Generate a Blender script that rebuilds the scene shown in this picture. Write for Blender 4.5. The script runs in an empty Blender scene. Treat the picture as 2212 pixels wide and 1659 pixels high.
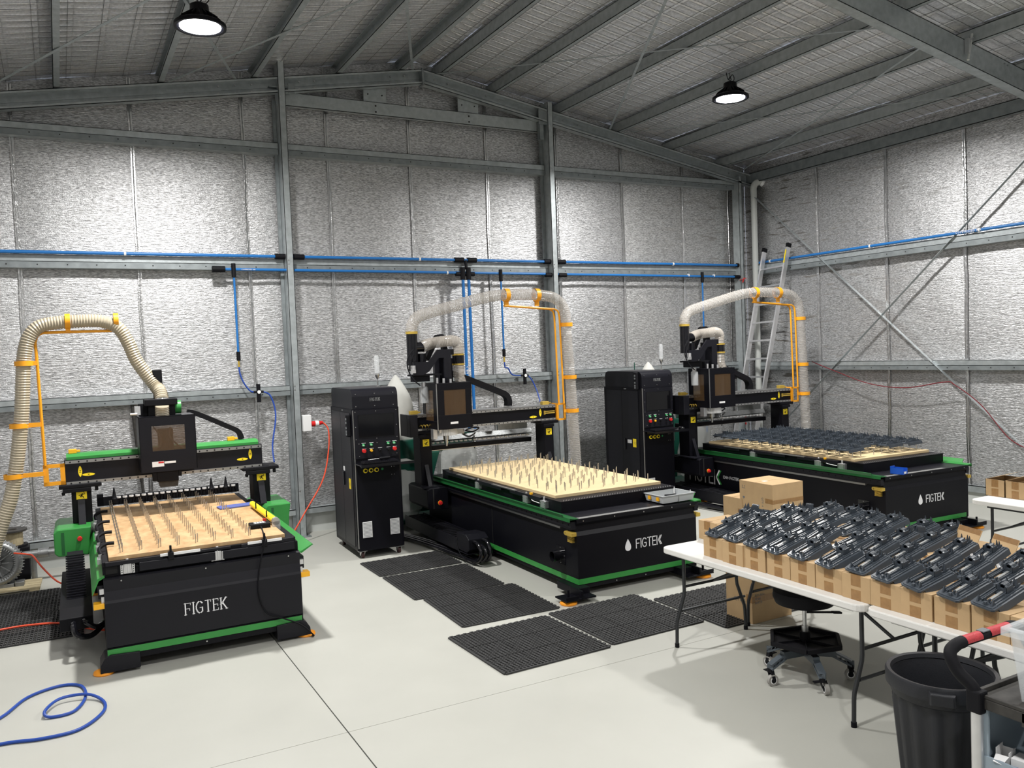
import bpy, math, random
from mathutils import Matrix, Vector
PI=math.pi
S=bpy.context.scene; COL=S.collection
# ---------- camera ----------
cam=bpy.data.cameras.new('camera'); co=bpy.data.objects.new('camera',cam); COL.objects.link(co)
cam.sensor_width=36; cam.lens=29.295; cam.clip_end=100
_r=Vector((.87764459,-.47773226,-.03888264)); _f=Vector((.47630395,.87833641,-.04073936)); _d=_f.cross(_r)
_u=-_d
if _u.z<0: _u=-_u
co.matrix_world=Matrix(((_r.x,_u.x,-_f.x,0),(_r.y,_u.y,-_f.y,0),(_r.z,_u.z,-_f.z,2.3),(0,0,0,1)))
S.camera=co
# ---------- world, exposure ----------
w=bpy.data.worlds.new('world'); S.world=w; w.use_nodes=True
w.node_tree.nodes['Background'].inputs[0].default_value=(.8,.87,1,1); w.node_tree.nodes['Background'].inputs[1].default_value=.3
S.view_settings.view_transform='Standard'; S.view_settings.look='None'; S.view_settings.gamma=1
S.view_settings.use_curve_mapping=False
S.view_settings.exposure=0.2
LIGHT_W=240
# ---------- helpers ----------
class MB:
    def __init__(s): s.v=[]; s.f=[]
    def add(s,vs,fs):
        n=len(s.v); s.v+= [tuple(v) for v in vs]; s.f+= [tuple(i+n for i in f) for f in fs]; return s
    def box(s,x0,y0,z0,x1,y1,z1):
        if x0>x1:x0,x1=x1,x0
        if y0>y1:y0,y1=y1,y0
        if z0>z1:z0,z1=z1,z0
        return s.add([(x0,y0,z0),(x1,y0,z0),(x1,y1,z0),(x0,y1,z0),(x0,y0,z1),(x1,y0,z1),(x1,y1,z1),(x0,y1,z1)],
          [(0,3,2,1),(4,5,6,7),(0,1,5,4),(1,2,6,5),(2,3,7,6),(3,0,4,7)])
    def prism(s,pts,axis,a,b):
        """extrude 2D polygon along axis; pts are the two other coordinates in order"""
        def m(p,t): return {'x':(t,p[0],p[1]),'y':(p[0],t,p[1]),'z':(p[0],p[1],t)}[axis]
        n=len(pts); vs=[m(p,a) for p in pts]+[m(p,b) for p in pts]
        return s.add(vs,[tuple(range(n))[::-1],tuple(range(n,2*n))]+[(i,(i+1)%n,n+(i+1)%n,n+i) for i in range(n)])
    def bar(s,p,q,w,h=None,up=(0,0,1)):
        h=h or w; p=Vector(p);q=Vector(q);d=(q-p).normalized();u=Vector(up)
        if abs(d.dot(u))>.98:u=Vector((0,1,0))
        r=d.cross(u).normalized();u=r.cross(d)
        vs=[c+r*a*w/2+u*b*h/2 for c in(p,q) for a,b in((-1,-1),(1,-1),(1,1),(-1,1))]
        return s.add(vs,[(0,3,2,1),(4,5,6,7),(0,1,5,4),(1,2,6,5),(2,3,7,6),(3,0,4,7)])
    def cyl(s,p,q,r0,r1=None,n=16,cap=True):
        r1=r0 if r1 is None else r1; p=Vector(p);q=Vector(q);d=(q-p).normalized()
        u=Vector((0,0,1)) if abs(d.z)<.9 else Vector((1,0,0))
        a=d.cross(u).normalized(); b=d.cross(a)
        vs=[c+(a*math.cos(2*PI*i/n)+b*math.sin(2*PI*i/n))*r for c,r in((p,r0),(q,r1)) for i in range(n)]
        fs=[(i,(i+1)%n,n+(i+1)%n,n+i) for i in range(n)]
        if cap: fs+=[tuple(range(n))[::-1],tuple(range(n,2*n))]
        return s.add(vs,fs)
    def lathe(s,c,prof,n=24,axis='z'):
        c=Vector(c); vs=[]
        for r,z in prof:
            for i in range(n):
                t=2*PI*i/n; a,b=r*math.cos(t),r*math.sin(t)
                vs.append(c+Vector({'z':(a,b,z),'y':(a,z,b),'x':(z,a,b)}[axis]))
        fs=[(k*n+i,k*n+(i+1)%n,(k+1)*n+(i+1)%n,(k+1)*n+i) for k in range(len(prof)-1) for i in range(n)]
        return s.add(vs,fs)
    def tube(s,pts,r,n=8,rib=None,cap=True):
        """tube through pts; rib=(pitch,amp) gives a ribbed hose"""
        P=[Vector(p) for p in pts]
        if rib:
            out=[];L=0;acc=[0]
            for i in range(len(P)-1): acc.append(acc[-1]+(P[i+1]-P[i]).length)
            N=int(acc[-1]/rib[0])*2; j=0
            for k in range(N+1):
                t=acc[-1]*k/N
                while j<len(P)-2 and acc[j+1]<t: j+=1
                out.append(P[j].lerp(P[j+1],(t-acc[j])/max(1e-6,acc[j+1]-acc[j])))
            P=out
        nrm=None; vs=[]
        for i,p in enumerate(P):
            d=(P[min(i+1,len(P)-1)]-P[max(i-1,0)]).normalized()
            if nrm is None: nrm=d.orthogonal().normalized()
            nrm=(nrm-d*nrm.dot(d)).normalized(); b=d.cross(nrm)
            rr=r+(rib[1] if rib and i%2 else 0)
            vs+=[p+(nrm*math.cos(2*PI*k/n)+b*math.sin(2*PI*k/n))*rr for k in range(n)]
        m=len(P)
        fs=[(i*n+k,i*n+(k+1)%n,(i+1)*n+(k+1)%n,(i+1)*n+k) for i in range(m-1) for k in range(n)]
        if cap: fs+=[tuple(range(n))[::-1],tuple(range((m-1)*n,m*n))]
        return s.add(vs,fs)
    def strip(s,pts,wdir,w,t,side=None):
        """flat belt of thickness t following pts, width w along wdir"""
        P=[Vector(p) for p in pts]; W=Vector(wdir).normalized()*w/2; rows=[]
        for i,p in enumerate(P):
            d=(P[min(i+1,len(P)-1)]-P[max(i-1,0)]).normalized(); u=d.cross(W).normalized()*t/2
            rows+=[p-W-u,p+W-u,p+W+u,p-W+u]
        fs=[(0,3,2,1),tuple(len(rows)-4+k for k in range(4))]
        for i in range(len(P)-1):
            for k in range(4): fs.append((i*4+k,i*4+(k+1)%4,i*4+4+(k+1)%4,i*4+4+k))
        return s.add(rows,fs)
    def mesh(s,name,smooth=False):
        me=bpy.data.meshes.new(name); me.from_pydata(s.v,[],s.f)
        import bmesh
        b=bmesh.new(); b.from_mesh(me); bmesh.ops.recalc_face_normals(b,faces=b.faces); b.to_mesh(me); b.free()
        if smooth:
            me.shade_smooth(); me.set_sharp_from_angle(angle=math.radians(40))
        return me
def smoothpath(pts,k=8):
    P=[Vector(p) for p in pts]; out=[]
    for i in range(len(P)-1):
        a=P[max(i-1,0)];b=P[i];c=P[i+1];d=P[min(i+2,len(P)-1)]
        for j in range(k):
            t=j/k; out.append(.5*((2*b)+(c-a)*t+(2*a-5*b+4*c-d)*t*t+(3*b-a-3*c+d)*t**3))
    out.append(P[-1]); return out
def tag(o,label=None,cat=None,group=None,kind=None):
    if label:o['label']=label
    if cat:o['category']=cat
    if group:o['group']=group
    if kind:o['kind']=kind
    return o
def obj(name,mb,mat,parent=None,smooth=False,bev=0,kind=None,label=None):
    if name in('bolt','bolt_hole','screw','tool_fork','remote_button','key','vent_slot','hole','handling_mark') and not kind: kind='stuff'
    me=mb if isinstance(mb,bpy.types.Mesh) else mb.mesh(name,smooth)
    if mat and not me.materials: me.materials.append(mat)
    o=bpy.data.objects.new(name,me); COL.objects.link(o)
    if parent:o.parent=parent
    if bev:
        m=o.modifiers.new('bevel','BEVEL'); m.width=bev; m.segments=2; m.limit_method='ANGLE'; m.angle_limit=math.radians(40); m.harden_normals=False
    if kind:o['kind']=kind
    if label:o['label']=label
    return o
def thing(name,label,cat,loc=(0,0,0),rz=0,group=None,kind=None):
    o=bpy.data.objects.new(name,None); COL.objects.link(o); o.location=loc; o.rotation_euler=(0,0,rz); o.empty_display_size=.1
    return tag(o,label,cat,group,kind)
def copy_tree(o,parent=None):
    c=o.copy(); COL.objects.link(c)
    if parent:c.parent=parent
    for ch in o.children: copy_tree(ch,c)
    return c
# ---------- materials ----------
def mat(name,col,rough=.5,metal=0,noise=0,nscale=8,bump=0,bscale=60,spec=.5,stretch=(1,1,1),alpha=1,trans=0,col2=None,ior=1.45,coat=0):
    m=bpy.data.materials.new(name); m.use_nodes=True; nt=m.node_tree; N=nt.nodes; L=nt.links; b=N['Principled BSDF']
    b.inputs['Base Color'].default_value=(*col,1); b.inputs['Roughness'].default_value=rough; b.inputs['Metallic'].default_value=metal
    b.inputs['Specular IOR Level'].default_value=spec; b.inputs['Alpha'].default_value=alpha
    b.inputs['Transmission Weight'].default_value=trans; b.inputs['IOR'].default_value=ior; b.inputs['Coat Weight'].default_value=coat
    if noise or bump:
        tc=N.new('ShaderNodeTexCoord'); mp=N.new('ShaderNodeMapping'); mp.inputs['Scale'].default_value=stretch; L.new(tc.outputs['Object'],mp.inputs[0])
    if noise:
        n=N.new('ShaderNodeTexNoise'); n.inputs['Scale'].default_value=nscale; n.inputs['Detail'].default_value=6; L.new(mp.outputs[0],n.inputs[0])
        r=N.new('ShaderNodeMapRange'); r.inputs[1].default_value=.3; r.inputs[2].default_value=.7; L.new(n.outputs[0],r.inputs[0])
        x=N.new('ShaderNodeMix'); x.data_type='RGBA'
        c2=col2 or tuple(max(0,c*(1-noise)) for c in col)
        x.inputs[6].default_value=(*c2,1); x.inputs[7].default_value=(*col,1)
        L.new(r.outputs[0],x.inputs[0]); L.new(x.outputs[2],b.inputs['Base Color'])
    if bump:
        n=N.new('ShaderNodeTexNoise'); n.inputs['Scale'].default_value=bscale; n.inputs['Detail'].default_value=3; L.new(mp.outputs[0],n.inputs[0])
        u=N.new('ShaderNodeBump'); u.inputs['Strength'].default_value=bump; u.inputs['Distance'].default_value=.01; L.new(n.outputs[0],u.inputs['Height']); L.new(u.outputs[0],b.inputs['Normal'])
    return m
def foil(name,col,wrinkle,grid=None,stains=False,rough=.33,metal=.82,amp=1.0,mottle=.42):
    m=bpy.data.materials.new(name); m.use_nodes=True; nt=m.node_tree; N=nt.nodes; L=nt.links; b=N['Principled BSDF']
    b.inputs['Metallic'].default_value=metal; b.inputs['Base Color'].default_value=(*col,1); b.inputs['Roughness'].default_value=rough
    tc=N.new('ShaderNodeTexCoord')
    def noise(sc,stretch,det=3):
        mp=N.new('ShaderNodeMapping'); mp.inputs['Scale'].default_value=stretch; L.new(tc.outputs['Object'],mp.inputs[0])
        n=N.new('ShaderNodeTexNoise'); n.inputs['Scale'].default_value=sc; n.inputs['Detail'].default_value=det; L.new(mp.outputs[0],n.inputs[0]); return n
    prev=None
    def bump(h,st,dist):
        nonlocal prev
        u=N.new('ShaderNodeBump'); u.inputs['Strength'].default_value=st; u.inputs['Distance'].default_value=dist; L.new(h,u.inputs['Height'])
        if prev: L.new(prev,u.inputs['Normal'])
        prev=u.outputs[0]
    bump(noise(1.1,(1,1,.5),2).outputs[0],.25,.05)
    bump(noise(42,wrinkle,4).outputs[0],1.0*amp,.006)
    bump(noise(90,(1,1,1),3).outputs[0],.8*amp,.004)
    if grid:
        sx=N.new('ShaderNodeSeparateXYZ'); L.new(tc.outputs['Object'],sx.inputs[0])
        hs=[]
        for ax,p in ((0,grid[0]),(1,grid[1])):
            a=N.new('ShaderNodeMath'); a.operation='MULTIPLY'; a.inputs[1].default_value=PI/p; L.new(sx.outputs[ax],a.inputs[0])
            c=N.new('ShaderNodeMath'); c.operation='SINE'; L.new(a.outputs[0],c.inputs[0])
            d=N.new('ShaderNodeMath'); d.operation='ABSOLUTE'; L.new(c.outputs[0],d.inputs[0])
            e=N.new('ShaderNodeMath'); e.operation='POWER'; e.inputs[1].default_value=.4; L.new(d.outputs[0],e.inputs[0]); hs.append(e)
        g=N.new('ShaderNodeMath'); g.operation='MULTIPLY'; L.new(hs[0].outputs[0],g.inputs[0]); L.new(hs[1].outputs[0],g.inputs[1])
        g2=N.new('ShaderNodeMath'); g2.operation='MULTIPLY'; g2.inputs[1].default_value=-1; L.new(g.outputs[0],g2.inputs[0])
        bump(g2.outputs[0],.6,.03)
    L.new(prev,b.inputs['Normal'])
    # fine tarnish mottling; sparkle contrast of the creased foil is put in its colour
    n=noise(2.2,(1,1,1.6),5); n2=noise(85,(.35,.35,2.2),2)
    r=N.new('ShaderNodeMapRange'); r.inputs[1].default_value=.38; r.inputs[2].default_value=.62; r.inputs[3].default_value=mottle; r.inputs[4].default_value=1; L.new(n2.outputs[0],r.inputs[0])
    x=N.new('ShaderNodeMix'); x.data_type='RGBA'; x.blend_type='MULTIPLY'; x.inputs[0].default_value=1
    x.inputs[6].default_value=(*col,1); L.new(r.outputs[0],x.inputs[7])
    out=x.outputs[2]
    if stains:
        s1=noise(5,(.45,.45,4.5),10)
        rr=N.new('ShaderNodeMapRange'); rr.inputs[1].default_value=.585; rr.inputs[2].default_value=.64; L.new(s1.outputs[0],rr.inputs[0])
        g=N.new('ShaderNodeMapRange'); g.inputs[1].default_value=stains[1]; g.inputs[2].default_value=stains[2]; g.inputs[3].default_value=0; g.inputs[4].default_value=1
        sx=N.new('ShaderNodeSeparateXYZ'); L.new(tc.outputs['Object'],sx.inputs[0]); L.new(sx.outputs[stains[0]],g.inputs[0])
        mu=N.new('ShaderNodeMath'); mu.operation='MULTIPLY'; L.new(rr.outputs[0],mu.inputs[0]); L.new(g.outputs[0],mu.inputs[1])
        y=N.new('ShaderNodeMix'); y.data_type='RGBA'; L.new(mu.outputs[0],y.inputs[0]); L.new(out,y.inputs[6]); y.inputs[7].default_value=(.12,.112,.10,1)
        out=y.outputs[2]
        q=N.new('ShaderNodeMath'); q.operation='SUBTRACT'; q.inputs[0].default_value=metal; L.new(mu.outputs[0],q.inputs[1]); L.new(q.outputs[0],b.inputs['Metallic'])
    L.new(out,b.inputs['Base Color'])
    return m
def emis(name,col,st):
    m=bpy.data.materials.new(name); m.use_nodes=True; b=m.node_tree.nodes['Principled BSDF']
    b.inputs['Base Color'].default_value=(*col,1); b.inputs['Emission Color'].default_value=(*col,1); b.inputs['Emission Strength'].default_value=st; return m
M={}
M['foil']=foil('foil_wall',(.73,.73,.74),(.25,.25,2.2),rough=.42)
M['foilr']=foil('foil_wall_right',(.78,.78,.79),(.25,.25,2.2),stains=(1,6.0,10.2),rough=.42)
M['foilb']=foil('foil_wall_back_worn',(.78,.78,.78),(.25,.25,2.2),stains=(0,7.6,11),rough=.46)
M['ceil']=foil('foil_ceiling',(.95,.95,.97),(1.2,.5,1),grid=(.3,.15),rough=.36,metal=.65,amp=.3,mottle=.8)
M['tape']=mat('foil_tape',(.8,.8,.8),.28,1,.3,20,.5,40)
M['galv']=mat('galvanised_steel',(.47,.51,.52),.42,.55,.25,14,.08,80,stretch=(1,1,1))
M['galvd']=mat('galvanised_shadow_steel',(.29,.32,.33),.5,.5,.3,10)  # darker galvanised steel; on the lower girt flanges the shade is in this colour
M['wire']=mat('wire',(.12,.12,.12),.6,.5)
M['hole']=mat('hole_dark',(.01,.01,.01),.9)
M['floor']=mat('epoxy_floor',(.44,.44,.40),.45,0,.08,1.2,.04,5,coat=.05)
M['joint']=mat('floor_joint',(.05,.05,.045),.9)
M['black']=mat('black_powdercoat',(.004,.004,.0065),.42,0,0,1,.10,500,spec=.2)
M['blackm']=mat('black_matt',(.005,.005,.007),.62,spec=.22)
M['blackb']=mat('charcoal_powdercoat',(.009,.009,.013),.36,0,.15,3,.12,450,spec=.28)
M['blackg']=mat('black_gloss',(.006,.006,.008),.12)
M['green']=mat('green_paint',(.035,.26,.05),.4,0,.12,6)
M['green_shade']=mat('green_paint_shaded',(.012,.11,.028),.35,0,.1,5)  # the green paint again, with shade put into the colour
M['teal']=mat('collector_green',(.008,.075,.05),.35)
M['orange']=mat('orange_paint',(.85,.36,.015),.42)
M['orangef']=mat('orange_foot',(.9,.33,.02),.45)
M['yellow']=mat('yellow_plastic',(.75,.50,.03),.45)
M['sticker']=mat('yellow_sticker',(.95,.72,.02),.5)
M['brass']=mat('yellow_passivated',(.62,.43,.08),.35,.5)
M['steel']=mat('bright_steel',(.62,.62,.62),.3,1,.2,30)
M['alu']=mat('aluminium',(.74,.74,.75),.38,.9,.12,12)
M['worn']=mat('worn_paint',(.42,.42,.41),.5,.2,.85,160,col2=(.03,.03,.03))
M['traygrey']=mat('pale_grey_tray',(.42,.44,.45),.45)
M['rail']=mat('ground_rail',(.38,.38,.38),.35,.9)
M['mdf']=mat('mdf_board',(.56,.38,.20),.7,0,.28,14,.05,60,stretch=(1,.5,1),col2=(.40,.24,.11))
M['ply']=mat('pale_board',(.70,.54,.31),.6,0,.06,4)
M['plye']=mat('board_edge',(.62,.44,.22),.7,0,.15,20)
M['card']=mat('cardboard',(.50,.34,.18),.75,0,.10,9,.05,120)
M['cardin']=mat('cardboard_inside',(.60,.42,.23),.8,0,.1,9)
M['tapeb']=mat('brown_tape',(.34,.19,.075),.35,0,.2,30,.3,30)
M['tablew']=mat('white_table_plastic',(.74,.73,.70),.45,0,.06,7,.1,200)
M['tube']=mat('dark_steel_tube',(.045,.047,.05),.35,.6)
M['rubber']=mat('black_rubber',(.033,.033,.034),.65,0,.3,8,.2,150)
M['bluepipe']=mat('blue_air_pipe',(.02,.16,.46),.35)
M['bluehose']=mat('blue_hose',(.015,.06,.32),.4)
M['redhose']=mat('orange_red_cord',(.75,.08,.03),.45)
M['darkred']=mat('dark_red_cord',(.16,.012,.018),.5)
M['wheelred']=mat('dark_red_wheel',(.035,.008,.008),.5)
M['clear2']=mat('ribbed_elbow_hose',(.50,.46,.41),.15,alpha=.6)
M['pvc']=mat('grey_pvc',(.52,.54,.52),.4)
M['white']=mat('white_plastic',(.8,.8,.8),.4)
M['whitep']=mat('white_print',(.82,.82,.84),.5)
M['greyp']=mat('dark_grey_print',(.16,.17,.18),.5)
M['red']=mat('red_button',(.6,.02,.02),.3)
M['greenb']=mat('green_button',(.02,.3,.08),.3)
M['hosebg']=mat('beige_ribbed_hose',(.44,.385,.285),.3,0,.1,5,alpha=1,coat=.3)
M['clear']=mat('clear_ribbed_hose',(.56,.535,.50),.12,alpha=.33)
M['spiral']=mat('hose_spiral',(.52,.49,.45),.25,alpha=.6)
M['smoke']=mat('smoked_acrylic',(.10,.06,.03),.05,alpha=.62,spec=.8)
M['clearp']=mat('translucent_box',(.82,.85,.87),.25,alpha=.28)
M['bag']=mat('white_filter_bag',(.62,.62,.58),.8,0,.1,6,.4,8)
M['film']=mat('clear_plastic_film',(.75,.77,.74),.2,alpha=.45,bump=.8,bscale=9)
M['part']=mat('dark_grey_moulding',(.055,.067,.083),.36,0,.1,10)
M['rod']=mat('grey_rod',(.30,.31,.31),.35)
M['cast']=mat('cast_aluminium',(.33,.34,.34),.42,.85,.25,20,.2,90)
M['wood']=mat('old_wood',(.5,.42,.26),.8,0,.4,12,.1,30,stretch=(1,6,1))
M['binp']=mat('black_bin_plastic',(.014,.015,.019),.5,0,.1,8,.1,200)
M['cartg']=mat('grey_cart_plastic',(.27,.33,.38),.45)
M['cartb']=mat('worn_black_shelf',(.045,.042,.038),.6,0,.5,20)
M['slate']=mat('slate_steel',(.07,.085,.10),.4)
M['tyre']=mat('grey_tyre',(.30,.29,.27),.5)
M['lens']=emis('lamp_lens',(1,1,1),30)
M['screen']=mat('dark_screen',(.004,.004,.005),.08)
M['bluebin']=mat('blue_bin',(.01,.09,.5),.35)
M['amber']=mat('amber_fitting',(.9,.45,.02),.3)
# ---------- lettering ----------
GL={'F':[[(0,0),(0,1)],[(0,1),(.55,1)],[(0,.52),(.45,.52)]],'I':[[(0,0),(0,1)]],
 'G':[[(.62,.86),(.48,.98),(.28,1),(.1,.86),(0,.62),(0,.38),(.1,.14),(.28,0),(.5,.02),(.64,.12),(.64,.45),(.38,.45)]],
 'T':[[(.3,0),(.3,1)],[(0,1),(.6,1)]],'E':[[(0,0),(0,1)],[(0,1),(.5,1)],[(0,.52),(.45,.52)],[(0,0),(.5,0)]],
 'K':[[(0,0),(0,1)],[(.55,1),(.02,.45)],[(.16,.58),(.6,0)]]}
GW={'F':.55,'I':0,'G':.65,'T':.6,'E':.5,'K':.6}
def strokes(word,h,th,gap=.26,serif=False,depth=.0015,wide=1.0,chev=False):
    """letters in the local x-z plane facing -y, origin lower left"""
    mb=MB(); x=0
    def seg(a,b,t):
        p=Vector((x+a[0]*h*wide,0,a[1]*h)); q=Vector((x+b[0]*h*wide,0,b[1]*h)); d=(q-p).normalized()
        mb.bar(p-d*t/2,q+d*t/2,t,depth,up=(0,1,0))
    for ch in word:
        if ch=='<':
            for k,(dx) in enumerate((.0,.20)):
                for a,b in (((.34+dx,1),(.02+dx,.5)),((.02+dx,.5),(.34+dx,0))): seg(a,b,th*.9)
            x+=h*.5; continue
        for pl in GL[ch]:
            for a,b in zip(pl[:-1],pl[1:]):
                horiz=abs(a[1]-b[1])<.05
                seg(a,b,th*(.45 if serif and horiz else 1))
        if serif:
            for pl in GL[ch]:
                if ch!='G':
                    for p in (pl[0],pl[-1]):
                        if abs(pl[0][0]-pl[-1][0])<.7 and abs(pl[0][1]-pl[-1][1])>.3: seg((p[0]-.12,p[1]),(p[0]+.12,p[1]),th*.4)
                        elif abs(pl[0][1]-pl[-1][1])<.05 and p[0]!=0: seg((p[0],p[1]),(p[0],p[1]-.16 if p[1]>.3 else p[1]+.16),th*.4)
        x+=(GW[ch]*wide+gap)*h
    return mb,x-gap*h
def text_mesh(txt,size,depth=.0008):
    c=bpy.data.curves.new('lettering','FONT'); c.body=txt; c.size=size; c.extrude=depth/2; c.resolution_u=1
    o=bpy.data.objects.new('lettering',c); COL.objects.link(o)
    me=bpy.data.meshes.new_from_object(o.evaluated_get(bpy.context.evaluated_depsgraph_get()))
    bpy.data.objects.remove(o); bpy.data.curves.remove(c); return me
def lettering(txt,size,m,parent,loc,rot,name='lettering'):
    me=text_mesh(txt,size); me.materials.clear(); o=obj(name,me,m,parent); o.location=loc; o.rotation_euler=rot; return o
random.seed(4)
# ================= STRUCTURE =================
XL,XR,YB,YF=-1.55,10.72,10.95,-3.2
AP=4.585
def roofz(x): return 6.19-.172*abs(x-AP)          # top of the rafters
def struct(name,mb,m,parent=None,**k):
    o=obj(name,mb,m,parent,**k)
    if not parent:o['kind']='structure'
    return o
# floor: slabs with saw-cut joints
fl=struct('floor',MB().box(XL-.2,YF,-.12,XR+.2,YB+.2,-.003),M['joint'])
xs=[XL-.1,1.437,5.9,XR+.1]; ys=[YF,-1.0,4.93,YB+.1]
for i in range(3):
    for j in range(3):
        obj('floor_slab',MB().box(xs[i]+.004,ys[j]+.002,-.003,xs[i+1]-.004,ys[j+1]-.002,0),M['floor'],fl)
# back wall
wb=struct('wall_back',MB().box(XL-.1,YB+.05,0,XR+.1,YB+.12,.3),M['galvd'])
kick=obj('kick_plate',MB().box(XL,YB-.03,0,XR,YB+.05,.27),M['pvc'],wb)
sx=[XL,-.33,.907,2.199,3.283,4.45,5.648,6.85,8.067,9.306,10.314,XR]
def ripple_sheet(a,b,zlo,topf,dep,axis,pos,sgn,seed):
    """insulation sheet between two seams, gently pillowed"""
    rnd=random.Random(seed); n=7; nz=14; v=[]; f=[]
    for j in range(nz+1):
        for i in range(n+1):
            t=i/n; x=a+(b-a)*t; z=zlo+(topf(x)-zlo)*j/nz
            d=dep*math.sin(PI*t)**.6+rnd.uniform(-.006,.006)
            if i in(0,n): d=-.004
            p=pos-sgn*d
            v.append((x,p,z) if axis=='y' else (p,x,z))
    for j in range(nz):
        for i in range(n):
            k=j*(n+1)+i; f.append((k,k+1,k+n+2,k+n+1))
    m=MB(); m.v=v; m.f=f; return m
def ridge(x,zlo,zhi,axis,pos,sgn,seed):
    rnd=random.Random(seed); pts=[]
    for j in range(15):
        z=zlo+(zhi-zlo)*j/14; q=x+rnd.uniform(-.008,.008)
        pts.append((q,pos-sgn*.012,z) if axis=='y' else (pos-sgn*.012,q,z))
    return MB().strip(pts,(1,0,0) if axis=='y' else (0,1,0),.045,.006),MB().tube(pts,.008,5)
for i in range(len(sx)-1):
    m=M['foilb'] if sx[i]>7.9 else M['foil']
    obj('foil_sheet',ripple_sheet(sx[i],sx[i+1],.27,lambda x:roofz(x)+.18,.012,'y',YB,1,i),m,wb,smooth=True)
    if 0<i:
        a,b=ridge(sx[i],.3,roofz(sx[i])+.15,'y',YB,1,50+i)
        obj('seam_tape',a,M['tape'],wb); obj('seam_fold',b,M['tape'],wb,smooth=True)
# right wall
wr=struct('wall_right',MB().box(XR+.05,YF,0,XR+.12,YB+.1,.2),M['galvd'])
obj('kick_plate',MB().box(XR-.03,YF,0,XR+.05,YB,.16),M['pvc'],wr)
sy=[YF,-1.4,-.2,1.0,2.2,3.4,4.6,5.75,6.911,8.115,9.375,YB]
for i in range(len(sy)-1):
    obj('foil_sheet',ripple_sheet(sy[i],sy[i+1],.16,lambda y:5.32,.012,'x',XR,1,20+i),M['foilr'],wr,smooth=True)
    if i:
        a,b=ridge(sy[i],.2,5.1,'x',XR,1,80+i)
        obj('seam_tape',a,M['tape'],wr); obj('seam_fold',b,M['tape'],wr,smooth=True)
# left and front walls (behind and beside the camera)
struct('wall_left',MB().box(XL-.1,YF,0,XL,YB,5.3),M['foil'])
struct('wall_front',MB().prism([(XL,0),(XR,0),(XR,roofz(XR)+.2),(AP,roofz(AP)+.2),(XL,roofz(XL)+.2)],'y',YF-.1,YF),M['foil'])
# ceiling : one foil strip between each pair of purlins
ce=thing('ceiling',None,None,kind='structure')
PX_=[-1.6,-.95,.172,1.268,2.359,3.445,4.33,4.84,5.7,6.78,7.85,8.93,10.02,10.76]
for i in range(len(PX_)-1):
    a,b=PX_[i],PX_[i+1]
    if a<AP<b: segs=[(a,AP),(AP,b)]
    else: segs=[(a,b)]
    for (p,q) in segs:
        nx,ny=4,30; v=[];f=[]
        for j in range(ny+1):
            for k in range(nx+1):
                x=p+(q-p)*k/nx; y=YF+(YB+.1-YF)*j/ny
                v.append((x,y,roofz(x)+.19-.012*math.sin(PI*k/nx)+random.uniform(-.006,.006)))
        for j in range(ny):
            for k in range(nx):
                c=j*(nx+1)+k; f.append((c,c+nx+1,c+nx+2,c+1))
        m=MB(); m.v=v;m.f=f
        obj('foil_blanket',m,M['ceil'],ce,smooth=True)
# safety mesh under the blanket
m=MB()
y=YF
while y<YB:
    for a,b in((XL,AP),(AP,XR)): m.bar((a,y,roofz(a)+.17),(b,y,roofz(b)+.17),.0032)
    y+=.15
x=XL
while x<XR:
    m.bar((x,YF,roofz(x)+.17),(x,YB,roofz(x)+.17),.0032); x+=.3
obj('safety_mesh',m,M['wire'],ce,kind='stuff')
# purlins : C sections along the shed
for i,x in enumerate(PX_[1:-1]):
    z=roofz(x)+.005; h=.15; s=1 if x<AP else -1
    mb=MB().box(x-.004,YF,z,x+.004,YB,z+h).box(x-.004,YF,z,x-s*.062,YB,z+.006).box(x-.004,YF,z+h-.006,x-s*.062,YB,z+h)
    mb.box(x-s*.056,YF,z,x-s*.062,YB,z+.02)
    struct('purlin',mb,M['galv'])
# eave beams
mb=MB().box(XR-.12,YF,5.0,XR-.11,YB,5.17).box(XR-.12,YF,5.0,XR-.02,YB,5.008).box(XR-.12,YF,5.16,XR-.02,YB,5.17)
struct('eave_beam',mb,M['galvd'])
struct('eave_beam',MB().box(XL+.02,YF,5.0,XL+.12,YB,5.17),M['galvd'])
# portal frames: rafters
def rafter(y,x0,x1,h=.2,flip=1,w=.07):
    z0,z1=roofz(x0),roofz(x1)
    mb=MB()
    def seg(dz0,dz1,ya,yb):
        mb.add([(x0,ya,z0+dz0),(x1,ya,z1+dz0),(x1,yb,z1+dz0),(x0,yb,z0+dz0),(x0,ya,z0+dz1),(x1,ya,z1+dz1),(x1,yb,z1+dz1),(x0,yb,z0+dz1)],
         [(0,3,2,1),(4,5,6,7),(0,1,5,4),(1,2,6,5),(2,3,7,6),(3,0,4,7)])
    f=flip
    seg(-h,0,y+.03*f,y+.036*f); seg(-.008,0,y-w*f,y+.036*f); seg(-h,-h+.008,y-w*f,y+.036*f)
    seg(-.03,0,y-w*f,y-(w-.006)*f); seg(-h,-h+.03,y-w*f,y-(w-.006)*f); seg(-h*.55,-h*.45,y+.022*f,y+.03*f)
    return mb
def bolts(mb,pts,ydir=-1,r=.011):
    for x,y,z in pts: mb.cyl((x,y,z),(x,y+ydir*.014,z),r,n=6)
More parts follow.
